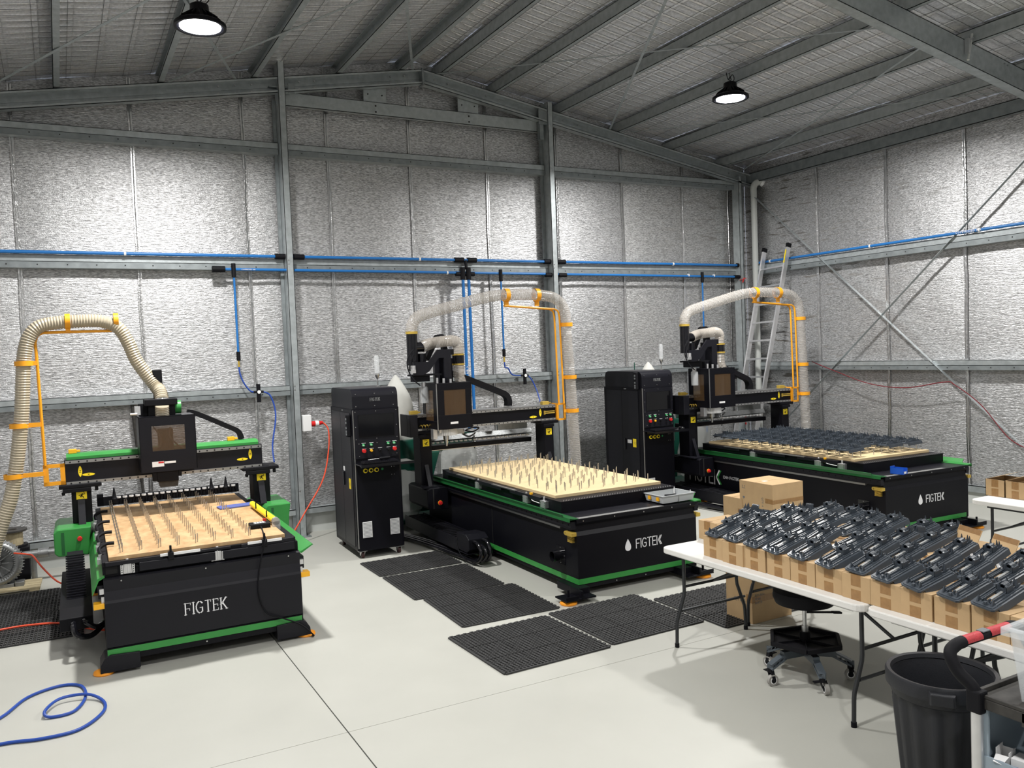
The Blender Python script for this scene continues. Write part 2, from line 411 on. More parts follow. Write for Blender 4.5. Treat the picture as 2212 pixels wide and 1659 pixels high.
for y in (10.75,):
    l=struct('rafter',rafter(y,XL,AP-.01),M['galv'])
    obj('bolt',(lambda b:(bolts(b,[(x,y+.02,roofz(x)-d) for x in (1.9,2.1,2.3,2.9,3.1,4.15,4.35) for d in (.06,.15)]),b)[1])(MB()),M['steel'],l)
    l=struct('rafter',rafter(y,AP+.01,XR),M['galv'])
    obj('bolt',(lambda b:(bolts(b,[(x,y+.02,roofz(x)-d) for x in (4.8,5.0,5.6,5.8,6.9,7.15,10.2) for d in (.06,.15)]),b)[1])(MB()),M['steel'],l)
    struct('apex_plate',MB().box(AP-.012,y-.09,roofz(AP)-.22,AP+.012,y+.04,roofz(AP)+.01),M['galvd'])
for y in (5.68,.6):
    for a,b in((XL,AP-.01),(AP+.01,XR)):
        l=struct('rafter',rafter(y,a,b,h=.25,w=.09,flip=-1),M['galv'])
        if y>5 and a>0:
            obj('conduit',MB().tube(smoothpath([(8.9,y-.05,roofz(9.1)+.12),(8.85,y-.06,roofz(9.1)-.02),(8.78,y-.08,roofz(9)-.2)],6),.014),M['pvc'],l,smooth=True)
            obj('cable_bracket',MB().bar((8.9,y-.06,roofz(8.9)+.04),(8.8,y-.06,roofz(8.8)-.04),.03,.006).box(8.78,y-.09,roofz(8.8)-.16,8.81,y-.04,roofz(8.8)),M['alu'],l)
            m=MB()
            for x in (9.5,9.56,9.95,10.0,10.05,10.3): m.cyl((x,y-.02,roofz(x)-.05),(x,y-.05,roofz(x)-.05),.008,n=6)
            obj('bolt',m,M['galvd'],l)
# collar tie between the end columns and its two hangers
ct=struct('collar_tie',MB().box(2.6,10.79,5.53,6.6,10.8,5.70).box(2.6,10.79,5.53,6.6,10.86,5.536).box(2.6,10.79,5.694,6.6,10.86,5.70),M['galv'])
for x in (3.93,5.32):
    obj('hanger_plate',MB().box(x-.16,10.80,5.68,x+.16,10.81,5.98),M['galv'],ct)
    m=MB()
    for dx in(-.1,.1): m.cyl((x+dx,10.80,5.80),(x+dx,10.792,5.80),.009,n=8)
    for z in(5.57,5.65): m.cyl((x,10.79,z),(x,10.785,z),.012,n=8)
    obj('bolt_hole',m,M['hole'],ct)
# end wall columns
def column(x,y,w,d,top,name='column'):
    mb=MB().box(x-w/2,y,0,x+w/2,y+.006,top).box(x-w/2,y,0,x-w/2+.006,y+d,top).box(x+w/2-.006,y,0,x+w/2,y+d,top)
    c=struct(name,mb,M['galv'])
    m=MB()
    for z in [.12,.6,1.9,1.95,3.5,3.55,4.95,5.0,5.5,5.6]: m.cyl((x-.02,y+.002,z),(x-.02,y-.006,z),.009,n=6)
    obj('bolt',m,M['steel'],c)
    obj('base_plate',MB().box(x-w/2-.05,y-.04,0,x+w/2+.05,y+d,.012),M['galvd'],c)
    return c
c1=column(2.65,10.66,.085,.2,6.05); obj('column_cap_cleat',MB().box(2.68,10.7,5.72,2.83,10.78,5.73).box(2.5,10.7,5.72,2.62,10.78,5.73).box(2.74,10.69,5.66,2.82,10.7,5.78),M['galvd'],c1)
c2=column(6.60,10.66,.085,.2,5.95); obj('column_cap_cleat',MB().box(6.42,10.69,5.62,6.56,10.7,5.86).box(6.44,10.7,5.4,6.5,10.78,5.66),M['galvd'],c2)
obj('backing_flange',MB().box(6.515,10.84,.02,6.555,10.88,5.6),M['galvd'],c2)
obj('backing_flange',MB().box(2.565,10.84,.02,2.605,10.88,5.6),M['galvd'],c1)
cc=column(10.36,10.68,.07,.16,5.1,'corner_column')
obj('backing_flange',MB().box(10.40,10.80,.02,10.50,10.86,5.0),M['blackm'],cc)
struct('corner_flashing',MB().box(10.44,10.74,0,10.47,10.9,5.05),M['galvd'])
for y in (5.62,.55):
    struct('portal_column',MB().box(XR-.25,y,0,XR-.24,y+.09,5.1).box(XR-.25,y,0,XR-.05,y+.01,5.1),M['galv'])
# girts
def girt_back(x0,x1,z0,z1,name='girt'):
    zm=z0+(z1-z0)*.5
    mb=MB().box(x0,10.80,zm,x1,10.806,z1).box(x0,10.80,z1-.006,x1,10.92,z1).box(x0,10.806,z0,x1,10.93,z0+.006).box(x0,10.88,z0,x1,10.886,zm+.01)
    g=struct(name,mb,M['galv'])
    obj('lower_flange',MB().box(x0,10.79,z0,x1,10.796,zm-.008),M['galvd'],g)  # same steel as the girt, its shade painted by the darker colour
    m=MB(); x=x0+.2
    while x<x1-.1: m.cyl((x,10.79,(z0+zm)/2),(x,10.787,(z0+zm)/2),.0075,n=6); x+=.3
    obj('bolt_hole',m,M['hole'],g)
    return g
for z0,z1 in((4.90,5.05),(3.43,3.585),(1.83,1.955)):
    for a,b in((XL,2.60),(2.70,6.55),(6.65,10.33)): girt_back(a,b,z0,z1)
for a,b in((XL,2.60),(2.70,6.55),(6.65,10.33)):
    struct('base_rail',MB().box(a,10.82,.265,b,10.83,.34).box(a,10.82,.33,b,10.93,.34),M['galv'])
def girt_right(y0,y1,z0,z1):
    zm=z0+(z1-z0)*.5; X=XR-.15
    g=struct('girt',MB().box(X,y0,zm,X+.006,y1,z1).box(X,y0,z1-.006,X+.13,y1,z1).box(X+.006,y0,z0,X+.13,y1,z0+.006).box(X+.07,y0,z0,X+.076,y1,zm+.01),M['galv'])
    obj('lower_flange',MB().box(X-.01,y0,z0,X-.004,y1,zm-.008),M['galvd'],g)  # lower half darkened by colour to stand for shade
    m=MB(); y=y0+.1
    while y<y1: m.cyl((X-.01,y,(z0+zm)/2),(X-.013,y,(z0+zm)/2),.0075,n=6); y+=.3
    obj('bolt_hole',m,M['hole'],g)
girt_right(YF,10.66,3.43,3.585); girt_right(YF,10.66,1.80,1.93)
struct('base_rail',MB().box(XR-.06,YF,.16,XR-.05,10.66,.25).box(XR-.06,YF,.24,XR-.01,10.66,.25),M['galv'])
# roof and wall bracing straps
def strapm(name,p,q,w=.032):
    return struct(name,MB().bar(p,q,w,.004),M['galv'])
def RP(x,y): return (x,y,roofz(x)-.002)
for a,b in(((.3,5.7),(2.1,10.7)),((2.3,5.7),(-.6,10.7)),((2.3,5.7),(4.45,10.7)),((4.5,5.7),(1.3,10.7)),((8.2,5.7),(4.8,10.7)),((5.2,5.7),(7.7,10.7)),((10.5,5.7),(7.9,10.7)),((8.5,5.7),(10.4,10.7))):
    s=strapm('roof_brace',RP(*a),RP(*b))
xb=XR-.17
strapm('wall_brace',(xb,10.55,4.75),(xb-.0,5.2,.06),.05)
strapm('wall_brace',(xb+.01,9.95,1.0),(xb+.01,5.9,4.5),.05)
# PVC downpipe in the corner
dp=thing('downpipe','grey plastic downpipe standing in the far right corner','pipe',(10.56,10.57,0))
obj('pipe',MB().cyl((0,0,0),(0,0,4.82),.052,n=20),M['pvc'],dp,smooth=True)
obj('elbow',MB().tube(smoothpath([(0,0,4.80),(0,0,4.9),(.03,-.02,4.97),(.09,-.05,5.0),(.13,-.08,4.99)],6),.056,14),M['pvc'],dp,smooth=True)
obj('outlet_cap',MB().cyl((.12,-.07,4.985),(.15,-.09,4.96),.06,n=16),M['white'],dp,smooth=True)
# foam light strip at ridge left corner
# ================= LIGHTS =================
def highbay(x,y,z,label,pw=1.0):
    t=thing('high_bay_lamp',label,'lamp',(x,y,z),0,'round high bay lamps under the roof')
    obj('housing',MB().lathe((0,0,0),[(.20,0),(.225,.0),(.225,.03),(.19,.05),(.11,.085),(.085,.13),(.08,.2),(.05,.215),(0,.215)],32),M['black'],t,smooth=True)
    fins=MB()
    for k in range(18):
        a=2*PI*k/18; fins.bar((.08*math.cos(a),.08*math.sin(a),.13),(.17*math.cos(a),.17*math.sin(a),.065),.006,.03)
    obj('cooling_fins',fins,M['black'],t)
    obj('lens',MB().cyl((0,0,.004),(0,0,.012),.178,n=28),M['lens'],t)
    hk=MB().tube([(.0,0,.215),(.02,0,.25),(0,0,.28),(-.02,0,.25),(0,0,.215)],.006,6)
    obj('hook',hk,M['black'],t)
    zt=roofz(x)-z
    obj('chain',MB().tube([(0,0,.27),(0,0,zt+.02)],.004,6),M['blackm'],t)
    obj('cable',MB().tube(smoothpath([(.03,0,.2),(.09,.02,.27),(.04,.0,.31),(-.03,0,zt*.8),(-.06,0,zt+.02)],5),.005,6),M['blackm'],t)
    l=bpy.data.lights.new('lamp_light','AREA'); l.shape='DISK'; l.size=.34; l.energy=LIGHT_W*pw; l.color=(1,.985,.96); l.spread=math.radians(163)
    o=bpy.data.objects.new('lamp_light',l); COL.objects.link(o); o.parent=t; o.location=(0,0,-.008)
highbay(1.285,8.0,5.31,'round black high bay lamp glowing over the machine at the left')
highbay(7.64,8.0,5.36,'round black high bay lamp hanging under the right roof slope')
highbay(1.285,3.2,5.33,'round high bay lamp above the empty floor at the left, out of the picture',.5)
highbay(7.64,3.2,5.33,'round high bay lamp above the tables, out of the picture',.5)
highbay(1.285,-1.2,5.33,'round high bay lamp behind the viewer at the left, out of the picture',.5)
highbay(7.64,-1.2,5.33,'round high bay lamp behind the viewer at the right, out of the picture',.5)
# ================= AIR PIPES =================
ap=thing('air_main_pipe','upper blue compressed air pipe along the back wall above its twin','pipe',(0,10.74,3.60))
def airfit(mb,p,q,r=.036):
    p=Vector(p);q=Vector(q); mb.cyl(p,q,r,n=12); d=(q-p)*.25; mb.cyl(p+d,q-d,r*.75,n=12)
obj('pipe',MB().cyl((XL,0,0),(10.38,0,0),.02,n=12),M['bluepipe'],ap,smooth=True)
m=MB()
for x in (2.55,2.78,5.05,5.25,6.52,6.75,10.36): airfit(m,(x-.07,0,0),(x+.07,0,0))
m.cyl((5.15,0,0),(5.15,-.02,-.13),.022,n=10)
obj('coupling',m,M['blackm'],ap,smooth=True)
m=MB()
for x in (.75,2.66,4.45,6.64,8.9): m.cyl((x-.012,0,0),(x+.012,0,0),.027,n=12)
obj('clip',m,M['white'],ap)
aq=thing('air_branch_pipe','lower blue compressed air pipe along the back wall below its twin','pipe',(0,10.72,3.40))
obj('pipe',MB().cyl((1.85,0,.03),(10.33,0,0),.018,n=12),M['bluepipe'],aq,smooth=True)
m=MB()
for x in (5.05,5.2,6.52,6.75,10.28): airfit(m,(x-.07,0,0),(x+.07,0,0),.032)
for x in (1.80,): airfit(m,(x-.09,0,.03),(x+.06,0,.03),.04)
obj('coupling',m,M['blackm'],aq,smooth=True)
obj('valve_handle',MB().bar((10.30,-.03,-.06),(10.40,-.1,-.03),.02,.006).bar((10.34,-.06,-.1),(10.38,-.06,-.02),.014),M['red'],aq)
m=MB()
for x in (2.66,4.85,6.64,9.2,9.75): m.cyl((x-.01,0,.015),(x+.01,0,.015),.025,n=12)
obj('clip',m,M['white'],aq)
lettering('COMPRESSED AIR',.022,M['whitep'],aq,(2.05,-.0195,.02),(PI/2,0,0))
ar=thing('air_side_pipe','blue compressed air pipe along the right hand wall','pipe',(10.53,0,3.615))
obj('pipe',MB().cyl((0,YF,.0),(0,10.45,0),.02,n=12),M['bluepipe'],ar,smooth=True)
m=MB()
for y in (10.2,8.25,6.6): m.cyl((0,y-.012,0),(0,y+.012,0),.027,n=12)
obj('clip',m,M['white'],ar)
lab=lettering('COMPRESSED AIR',.045,M['whitep'],ar,(-.0215,6.92,-.012),(PI/2,0,-PI/2))
def drop(label,x,ztop,zbot,thick=.014):
    t=thing('air_drop_pipe',label,'pipe',(x,10.70,0),0,'blue air drops on the back wall')
    obj('pipe',MB().cyl((0,0,ztop),(.005,0,zbot),thick,n=10),M['bluepipe'],t,smooth=True)
    obj('tee',MB().cyl((0,0,ztop-.1),(0,0,ztop+.07),thick+.013,n=12),M['blackm'],t,smooth=True)
    return t
def dropend(t,zbot,reg,hang):
    obj('end_coupler',MB().cyl((.005,0,zbot-.06),(.005,0,zbot+.05),.024,n=12),M['blackm'],t,smooth=True)
    obj('brass_nipple',MB().cyl((.005,0,zbot-.14),(.005,0,zbot-.06),.012,n=10),M['brass'],t,smooth=True)
    obj('hose',MB().tube(smoothpath([(.005,0,zbot-.12),(.01,-.01,zbot-.22),(.05,-.02,reg[2]+.12),(.12,-.02,reg[2]+.02),(reg[0]-.05,-.02,reg[2])],6),.010,8),M['bluehose'],t,smooth=True)
    r=obj('regulator',MB().cyl((reg[0],-.03,reg[2]-.13),(reg[0],-.03,reg[2]+.1),.025,n=12).cyl((reg[0],-.06,reg[2]),(reg[0],-.03,reg[2]),.03,n=12).cyl((reg[0]-.06,-.03,reg[2]),(reg[0]+.06,-.03,reg[2]),.016,n=8),M['blackm'],t,smooth=True)
    obj('gauge_face',MB().cyl((reg[0],-.063,reg[2]),(reg[0],-.06,reg[2]),.022,n=12),M['white'],r)
    obj('hose',MB().tube(smoothpath([(reg[0]+.05,-.03,reg[2])]+hang,6),.010,8),M['bluehose'],t,smooth=True)
t=drop('blue air drop with hose and regulator left of the tall steel column',1.958,3.43,2.36)
dropend(t,2.36,(.22,0,1.90),[(.36,-.05,1.84),(.40,-.1,1.6),(.30,-.3,1.25),(.2,-.8,1.1)])
t=drop('blue air drop with hose and regulator behind the middle machine',5.685,3.40,2.27)
dropend(t,2.27,(.32,0,1.92),[(.43,-.05,1.84),(.47,-.1,1.7),(.47,-.2,1.52)])
t=drop('blue air drop going down behind the far machine',9.48,3.40,.8)
t=drop('left one of the two thick blue pipes behind the middle machine',5.08,3.42,1.2,.022)
lettering('AIR >',.05,M['whitep'],t,(.018,-.024,1.98),(PI/2,-PI/2,0))
t=drop('right one of the two thick blue pipes behind the middle machine',5.17,3.42,1.2,.022)
# socket outlet with plug
t=thing('power_outlet','grey industrial power outlet with orange-red plug beside the left column','outlet',(2.76,10.66,1.36))
obj('enclosure',MB().box(-.06,-.05,0,.05,.05,.21),M['white'],t,bev=.008)
obj('plug',MB().cyl((.05,-.02,.09),(.11,-.02,.09),.035,n=14).cyl((.14,-.02,.09),(.2,-.02,.1),.03,.02,n=14),M['red'],t,smooth=True)
obj('plug_collar',MB().cyl((.10,-.02,.09),(.145,-.02,.09),.04,n=14),M['white'],t,smooth=True)
t=tag(obj('extension_lead',MB().tube(smoothpath([(2.96,10.63,1.46),(3.02,10.6,1.36),(2.98,10.5,1.1),(2.86,10.4,.75),(2.6,10.3,.4),(2.35,10.1,.15),(2.1,9.9,.02)],8),.009,8),M['redhose'],smooth=True),'orange-red power cord hanging from the outlet down to the floor','cord')
tag(obj('wall_cord',MB().tube(smoothpath([(10.5,9.35,1.93),(10.5,8.9,1.78),(10.5,8.3,1.6),(10.5,7.7,1.55),(10.5,7.1,1.64),(10.5,6.95,1.6),(10.5,6.6,1.35),(10.5,6.25,.95),(10.5,6.0,.82)],8),.007,6),M['darkred'],smooth=True),'dark red cord sagging along the right hand wall','cord')
# ================= CNC ROUTERS (far pair share one model) =================
def sticker_arrow(parent,x,y,z,vertical=True):
    m=MB()
    def lens(cx,cz,a,b):
        pts=[(cx+a*math.cos(2*PI*k/16)*abs(math.cos(2*PI*k/16))**.4,cz+b*math.sin(2*PI*k/16)) for k in range(16)]
        m.prism(pts,'y',y-.001,y)
    if vertical: lens(x,z,.017,.052)
    else: lens(x,z,.055,.015)
    o=obj('axis_arrow_sticker',m,M['sticker'],parent)
    lettering('Z' if vertical else 'X',.028,M['blackm'],o,(x-.009,y-.0015,z-.01),(PI/2,0,0))
    return o
def warn(parent,x,y,z,s=.07):
    o=obj('warning_sticker',MB().box(x-s/2,y-.001,z-s/2,x+s/2,y,z+s/2),M['sticker'],parent)
    m=MB(); q=y-.0015
    m.bar((x-.3*s,q,z+.32*s),(x+.1*s,q,z+.32*s),.05*s,.0006,up=(0,1,0)); m.bar((x+.12*s,q,z+.38*s),(x+.3*s,q,z+.1*s),.05*s,.0006,up=(0,1,0))
    m.bar((x-.1*s,q,z-.28*s),(x+.1*s,q,z+.1*s),.12*s,.0006,up=(0,1,0)); m.bar((x-.28*s,q,z-.1*s),(x+.3*s,q,z+.05*s),.07*s,.0006,up=(0,1,0)); m.bar((x+.02*s,q,z-.1*s),(x+.2*s,q,z-.36*s),.08*s,.0006,up=(0,1,0))
    obj('warning_pictogram',m,M['blackm'],o)
def holes_x(x0,x1,y,z,p,r=.007):
    m=MB(); x=x0
    while x<x1: m.cyl((x,y,z),(x,y-.002,z),r,n=8); x+=p
    return m
def holes_y(y0,y1,x,z,p,r=.008):
    m=MB(); y=y0
    while y<y1: m.cyl((x,y,z),(x-.002,y,z),r,n=8); y+=p
    return m
def air_cylinder(parent,x,y,z,rz=0):
    m=MB().box(-.028,-.02,-.04,.028,.02,.035).cyl((0,0,.035),(0,0,.07),.011,n=10)
    m.box(-.05,-.022,-.04,-.03,.022,.03).box(.03,-.022,-.04,.05,.022,.03)
    for dx in (-.018,0,.018): m.box(dx-.003,-.024,-.04,dx+.003,-.02,.035)
    o=obj('air_cylinder',m,M['alu'],parent,bev=.003); o.location=(x,y,z); o.rotation_euler=(0,0,rz)
    h=MB()
    for dx in(-.04,.04):
        for dz in(-.025,-.008,.009,.024): h.cyl((dx,-.022,dz),(dx,-.0235,dz),.004,n=6)
    obj('screw',h,M['hole'],o)
def router(label,loc,rz,side_logo=True):
    W=1.40; L=3.60
    t=thing('cnc_router',label,'machine',loc,rz,'long black CNC routers with orange hose stands')
    # body panels
    b=obj('base_panel',MB().prism([(0,.165),(0,.565),(.028,.60),(.028,.655),(.0,.685),(.0,.715),(L,.715),(L,.165)],'x',0,W),M['black'],t)
    obj('panel_joint',MB().box(-.002,1.75,.17,0,1.756,.62),M['hole'],b)
    obj('top_deck',MB().box(.0,0,.715,W+.02,.36,.722),M['blackb'],b)
    obj('worn_edge',MB().box(.03,.0,.7225,W*.72,.055,.7245),M['worn'],b)
    obj('bolt',(lambda m:[m.cyl((x,-.001,z),(x,-.006,z),.006,n=6) for z,xx in((.70,(.07,.42,.76,1.1,1.33)),(.09,(.08,.42,.76,1.3))) for x in xx] and m)(MB()),M['steel'],t)
    obj('green_stripe',MB().box(-.004,-.004,.113,W*.97,0,.163).box(-.004,0,.113,0,L*.97,.163),M['green'],t)
    obj('lower_skirt',MB().box(0,.0,.165,W,L,.11).box(.01,.004,.07,W-.02,.05,.113).box(.01,.004,.07,.05,L,.113).box(W-.05,.01,.07,W,L,.113),M['blackm'],t)
    for fx,fy in((-.10,-.14),(1.17,-.15),(.03,L-.5),(W-.10,L-.5),(.03,1.85),(W-.10,1.85)):
        s=-1 if fx<.5 else 1; X=fx if s<0 else fx+.1
        f=obj('foot_bracket',MB().box(X-s*.16,fy-.06,.04,X+s*.16,fy+.14,.055).box(X-s*.16,fy+.05,.04,X-s*.02,fy+.40,.11).box(X-s*.02,fy-.06,.04,X-s*.0,fy+.14,.12).box(X-.02,fy-.06,.055,X+s*.16,fy-.05,.085).cyl((X+s*.09,fy+.02,.03),(X+s*.09,fy+.02,.13),.012,n=8),M['black'],t,bev=.004)
        obj('orange_foot_pad',MB().lathe((X+s*.09,fy+.02,0),[(0,.0),(.075,.0),(.08,.008),(.078,.02),(.06,.03),(.0,.032)],24),M['orangef'],f,smooth=True)
    if True:
        d=obj('drop_emblem',MB().prism([(.06*math.sin(a)*(math.sin(a/2)**1.3)*.78,.058*math.cos(a)*1.0) for a in [2*PI*k/28 for k in range(28)]],'y',-.0035,-.001),M['whitep'],t); d.location=(.565,0,.405)
        mb,wd=strokes('FIGTEI<',.083,.0088,.2,wide=.86); o=obj('maker_lettering',mb,M['whitep'],t); o.location=(.66,-.003,.362)
    # side logo
    mb,wd=strokes('FIGTEI',.195,.024,.2,wide=.80)
    if side_logo: o=obj('maker_lettering',mb,M['whitep'],t); o.location=(-.003,3.46,.28); o.rotation_euler=(0,0,-PI/2)
    for k,m_ in((0,'whitep'),(1,'green')) if side_logo else ():
        mb2=MB(); dx=k*.03
        mb2.bar((.09+dx,0,.2),(.02+dx,0,.1),.022,.0015,up=(0,1,0)); mb2.bar((.02+dx,0,.1),(.09+dx,0,0),.022,.0015,up=(0,1,0))
        o=obj('chevron_emblem',mb2,M[m_],t); o.location=(-.003,3.46-wd-.02,.28); o.rotation_euler=(0,0,-PI/2)
    if side_logo: lettering('1300 FIGTEK',.062,M['whitep'],t,(-.003,2.73,.375),(PI/2,0,-PI/2))
    # dust port on the near side
    m=MB().lathe((0,.30,.335),[(.046,-.10),(.052,-.10),(.052,0),(.046,0),(.046,-.10)],24,axis='x'); m.box(-.004,.22,.25,0,.38,.42)
    dp=obj('dust_port',m,M['blackg'],t,smooth=True)
    obj('bolt',(lambda m:[m.cyl((-.004,.30+a,.335+c),(-.009,.30+a,.335+c),.005,n=6) for a,c in((.065,.0),(-.065,0),(0,.072),(0,-.072))] and m)(MB()),M['steel'],dp)
    # rails and trays on both sides
    for s,x0 in((-1,0),(1,W)):
        r=obj('guide_rail',MB().box(x0,.02,.625,x0+s*.045,L-.1,.70).box(x0+s*.045,.02,.645,x0+s*.052,L-.1,.69),M['blackb'],t)
        obj('bolt_hole',holes_y(.06,L-.2,x0+s*.053,.668,.10),M['hole' if s>0 else 'blackm'],r)
        obj('rack_strip',MB().box(x0,.25,.60,x0+s*.03,L-.1,.625),M['rail'],r)
        g=MB(); 
        g.add([(x0-s*.02,0,.725),(x0+s*.07,0,.735),(x0+s*.075,0,.70),(x0+s*.08,.10,.755),(x0-s*.02,L-.3,.73),(x0+s*.07,L-.3,.745),(x0+s*.075,L-.3,.70),(x0+s*.07,.10,.735)],
           [(0,1,5,4),(1,2,6,5)])
        g.box(x0-s*.02,.0,.722,x0+s*.07,L-.25,.728)
        g.prism([(x0+s*.07,.722),(x0+s*.10,.775),(x0+s*.095,.778),(x0+s*.06,.726)] if s>0 else [(x0-.07,.722),(x0-.085,.758),(x0-.080,.76),(x0-.06,.726)],'y',.12,L-.25)
        obj('green_guard_tray',g,M['green_shade' if s<0 else 'green'],t)  # one paint: left tray coloured as shaded, right tray as lit
        for y in (.0,):
            yb=obj('yellow_end_stop',MB().box(x0+s*.005,-.0,.565,x0+s*.06,.12,.602).cyl((x0+s*.06,.12,.585),(x0+s*.02,.12,.585),.019,n=10),M['brass'],t,bev=.003)
            0 and obj('hole',MB().box(x0+s*.0755,.1,.590,x0+s*.077,.115,.6).box(x0+s*.0755,.1,.572,x0+s*.077,.115,.582).box(x0+s*.0755,.12,.590,x0+s*.077,.135,.6).box(x0+s*.0755,.12,.572,x0+s*.077,.135,.582),M['hole'],yb)
        m=MB()
        for k in range(5): m.box(x0+s*.003,.04,.50+k*.012,x0+s*.035,.12,.506+k*.012)
        m.box(x0+s*.003,.06,.495,x0+s*.012,.13,.56)
        obj('limit_switch_label',m,M['brass'],t)
    # vacuum bed
    bb=obj('vacuum_bed',MB().box(.04,.33,.722,W+.01,3.2,.825).box(.035,.325,.825,W+.015,3.2,.832),M['black'],t)
    g=MB()
    for k in range(44): x=.07+k*.03; g.bar((x,.34,.8325),(x+.045,.40,.8325),.006,.001)
    obj('drain_slot',g,M['rail'],bb,kind='stuff')
    for y in (1.0,1.85,2.7): obj('side_clamp_bar',MB().box(.005,y-.32,.79,.04,y+.32,.83),M['blackb'],bb,bev=.003)
    obj('side_clamp_strip',MB().box(.003,1.2,.823,.03,1.75,.834),M['rail'],bb); obj('side_clamp_strip',MB().box(.003,2.2,.823,.03,2.7,.834),M['rail'],bb)
    for y in (.62,.98,2.12): air_cylinder(t,.02,y,.775,-PI/2)
    am=obj('amber_valve',MB().cyl((.02,.88,.79),(.02,.88,.835),.014,n=12).cyl((.02,.88,.835),(.02,.88,.85),.018,n=12),M['amber'],t,smooth=True)
    obj('air_line',MB().tube(smoothpath([(.02,.87,.79),(-.01,.8,.785),(.0,.68,.775)],5),.004,6),M['white'],am,smooth=True)
    obj('rail_bearing',MB().box(-.04,3.20,.61,.0,3.28,.655).cyl((-.02,3.15,.63),(-.02,3.2,.63),.018,n=10),M['alu'],t,bev=.004)
    # cable chain trough on the near side
    ct=obj('cable_trough',MB().box(-.34,1.70,.10,-.08,L,.11).box(-.34,1.95,.11,-.33,L,.24).box(-.09,1.95,.11,-.08,L,.24),M['blackb'],t)
    m=MB(); 
    for k in range(36): y=2.05+k*.042; m.box(-.31,y,.16,-.11,y+.03,.235 if k%2 else .23)
    obj('cable_chain',m,M['blackm'],t)
    eb=obj('cable_end_box',MB().prism([(1.72,.12),(1.66,.16),(1.66,.27),(1.74,.315),(1.98,.30),(1.98,.12)],'x',-.34,-.10),M['blackb'],t,bev=.006)
    hs=MB()
    for dx,zz in ((-.28,.24),(-.17,.25),(-.22,.2)):
        hs.tube(smoothpath([(dx,1.70,zz),(dx,1.56,zz-.0),(dx-.0,1.48,.15),(dx-.02,1.56,.05),(dx-.05,1.9,.045),(dx-.12,2.5,.05),(dx-.25,3.2,.05),(dx-.5,3.6,.05)],7),.022,10)
    obj('black_cable_hose',hs,M['blackg'],t,smooth=True)
    obj('cable',MB().tube(smoothpath([(-.30,1.98,.28),(-.36,1.95,.2),(-.37,1.8,.08),(-.33,1.62,.02),(-.28,1.5,.05)],6),.006,6),M['blackm'],t,smooth=True)
    # ---- gantry ----
    GY=3.08
    for s,x0 in((-1,-.05),(1,W+.05)):
        xa,xb=(x0-.27,x0) if s<0 else (x0,x0+.27)
        sb=obj('gantry_side_box',MB().prism([(xa,.45),(xa,.65),(xa+.04,.67),(xb-.02,.67),(xb,.65),(xb,.40),(xa+.03,.41)],'y',GY-.24,GY+.40),M['black'],t,bev=.008)
        obj('seam_gap',MB().box(xa+.07,GY-.2415,.42,xa+.085,GY-.24,.66),M['hole'],sb)
        e=obj('emergency_button',MB().lathe((xa+.16,GY-.24,.485),[(0,-.035),(.018,-.034),(.022,-.024),(.016,-.018),(.016,-.012),(.026,-.012),(.026,0)],18,axis='y'),M['red'],t,smooth=True)
        obj('button_collar',MB().lathe((xa+.16,GY-.24,.485),[(.0,-.006),(.029,-.006),(.029,0)],18,axis='y'),M['amber'],e)
        pa,pb=(x0-.24,x0-.09) if s<0 else (x0+.02,x0+.16)
        p=obj('gantry_column',MB().box(pa,GY,.67,pb,GY+.24,1.35).box(pa-.06,GY-.04,1.31,pb+.06,GY+.26,1.35).box(pa-.04,GY-.06,1.27,pb-.02 if s>0 else pb-.09,GY-.0,1.31),M['black'],t,bev=.006)
        obj('foot_plate',MB().box(pa-.07,GY-.18,.665,pb+.05,GY+.26,.68),M['blackb'],p)
        obj('gusset',MB().prism([(GY,.68),(GY-.10,.68),(GY,.93)],'x',(pa+pb)/2-.03,(pa+pb)/2+.02),M['blackb'],p)
        warn(p,(pa+pb)/2+.0,GY,1.20,.085)
    bx0,bx1=-.43,1.66
    bm=obj('gantry_beam',MB().box(bx0,GY,1.35,bx1,GY+.22,1.545).box(bx0+.02,GY+.04,1.545,bx1-.02,GY+.18,1.55),M['black'],t)
    for z in (1.365,1.53):
        r=obj('beam_rail',MB().box(bx0+.01,GY-.014,z-.012,bx1-.01,GY,z+.012),M['steel'],t)
        obj('bolt_hole',holes_x(bx0+.05,bx1-.03,GY-.014,z,.062),M['hole'],r)
    obj('beam_top_cover',MB().box(bx0,GY,1.545,bx1,GY+.2,1.556),M['rail'],bm)
    obj('end_cover',MB().box(bx0-.02,GY-.10,1.29,bx0+.08,GY+.0,1.56).box(bx0-.02,GY,1.29,bx0,GY+.24,1.56),M['blackb'],t,bev=.004)
    obj('coil_spring',MB().tube([(bx0+.13+.022*k/3,GY-.05+.018*math.cos(k*1.2),1.41+.018*math.sin(k*1.2)) for k in range(18)],.005,5),M['brass'],t,smooth=True)
    sticker_arrow(t,bx1-.24,GY,1.46,True); sticker_arrow(t,bx1-.35,GY,1.41,False)
    m=MB().box(bx1-.19,GY-.02,1.44,bx1-.03,GY,1.455).box(bx1-.19,GY-.02,1.465,bx1-.03,GY,1.475).box(bx1-.19,GY-.015,1.43,bx1-.17,GY,1.48)
    obj('brass_name_plate',m,M['brass'],t)
    for x in (bx0+.10,bx1-.12): obj('yellow_end_stop',MB().box(x-.05,GY+.05,1.556,x+.05,GY+.12,1.60).box(x+.05,GY+.05,1.565,x+.08,GY+.1,1.585),M['brass'],t,bev=.004)
    # ---- head with dust housing ----
    hx0,hx1,hy0,hy1,hz0,hz1=-.19,.26,GY-.36,GY+.10,1.38,1.93
    m=MB()
    th=.008
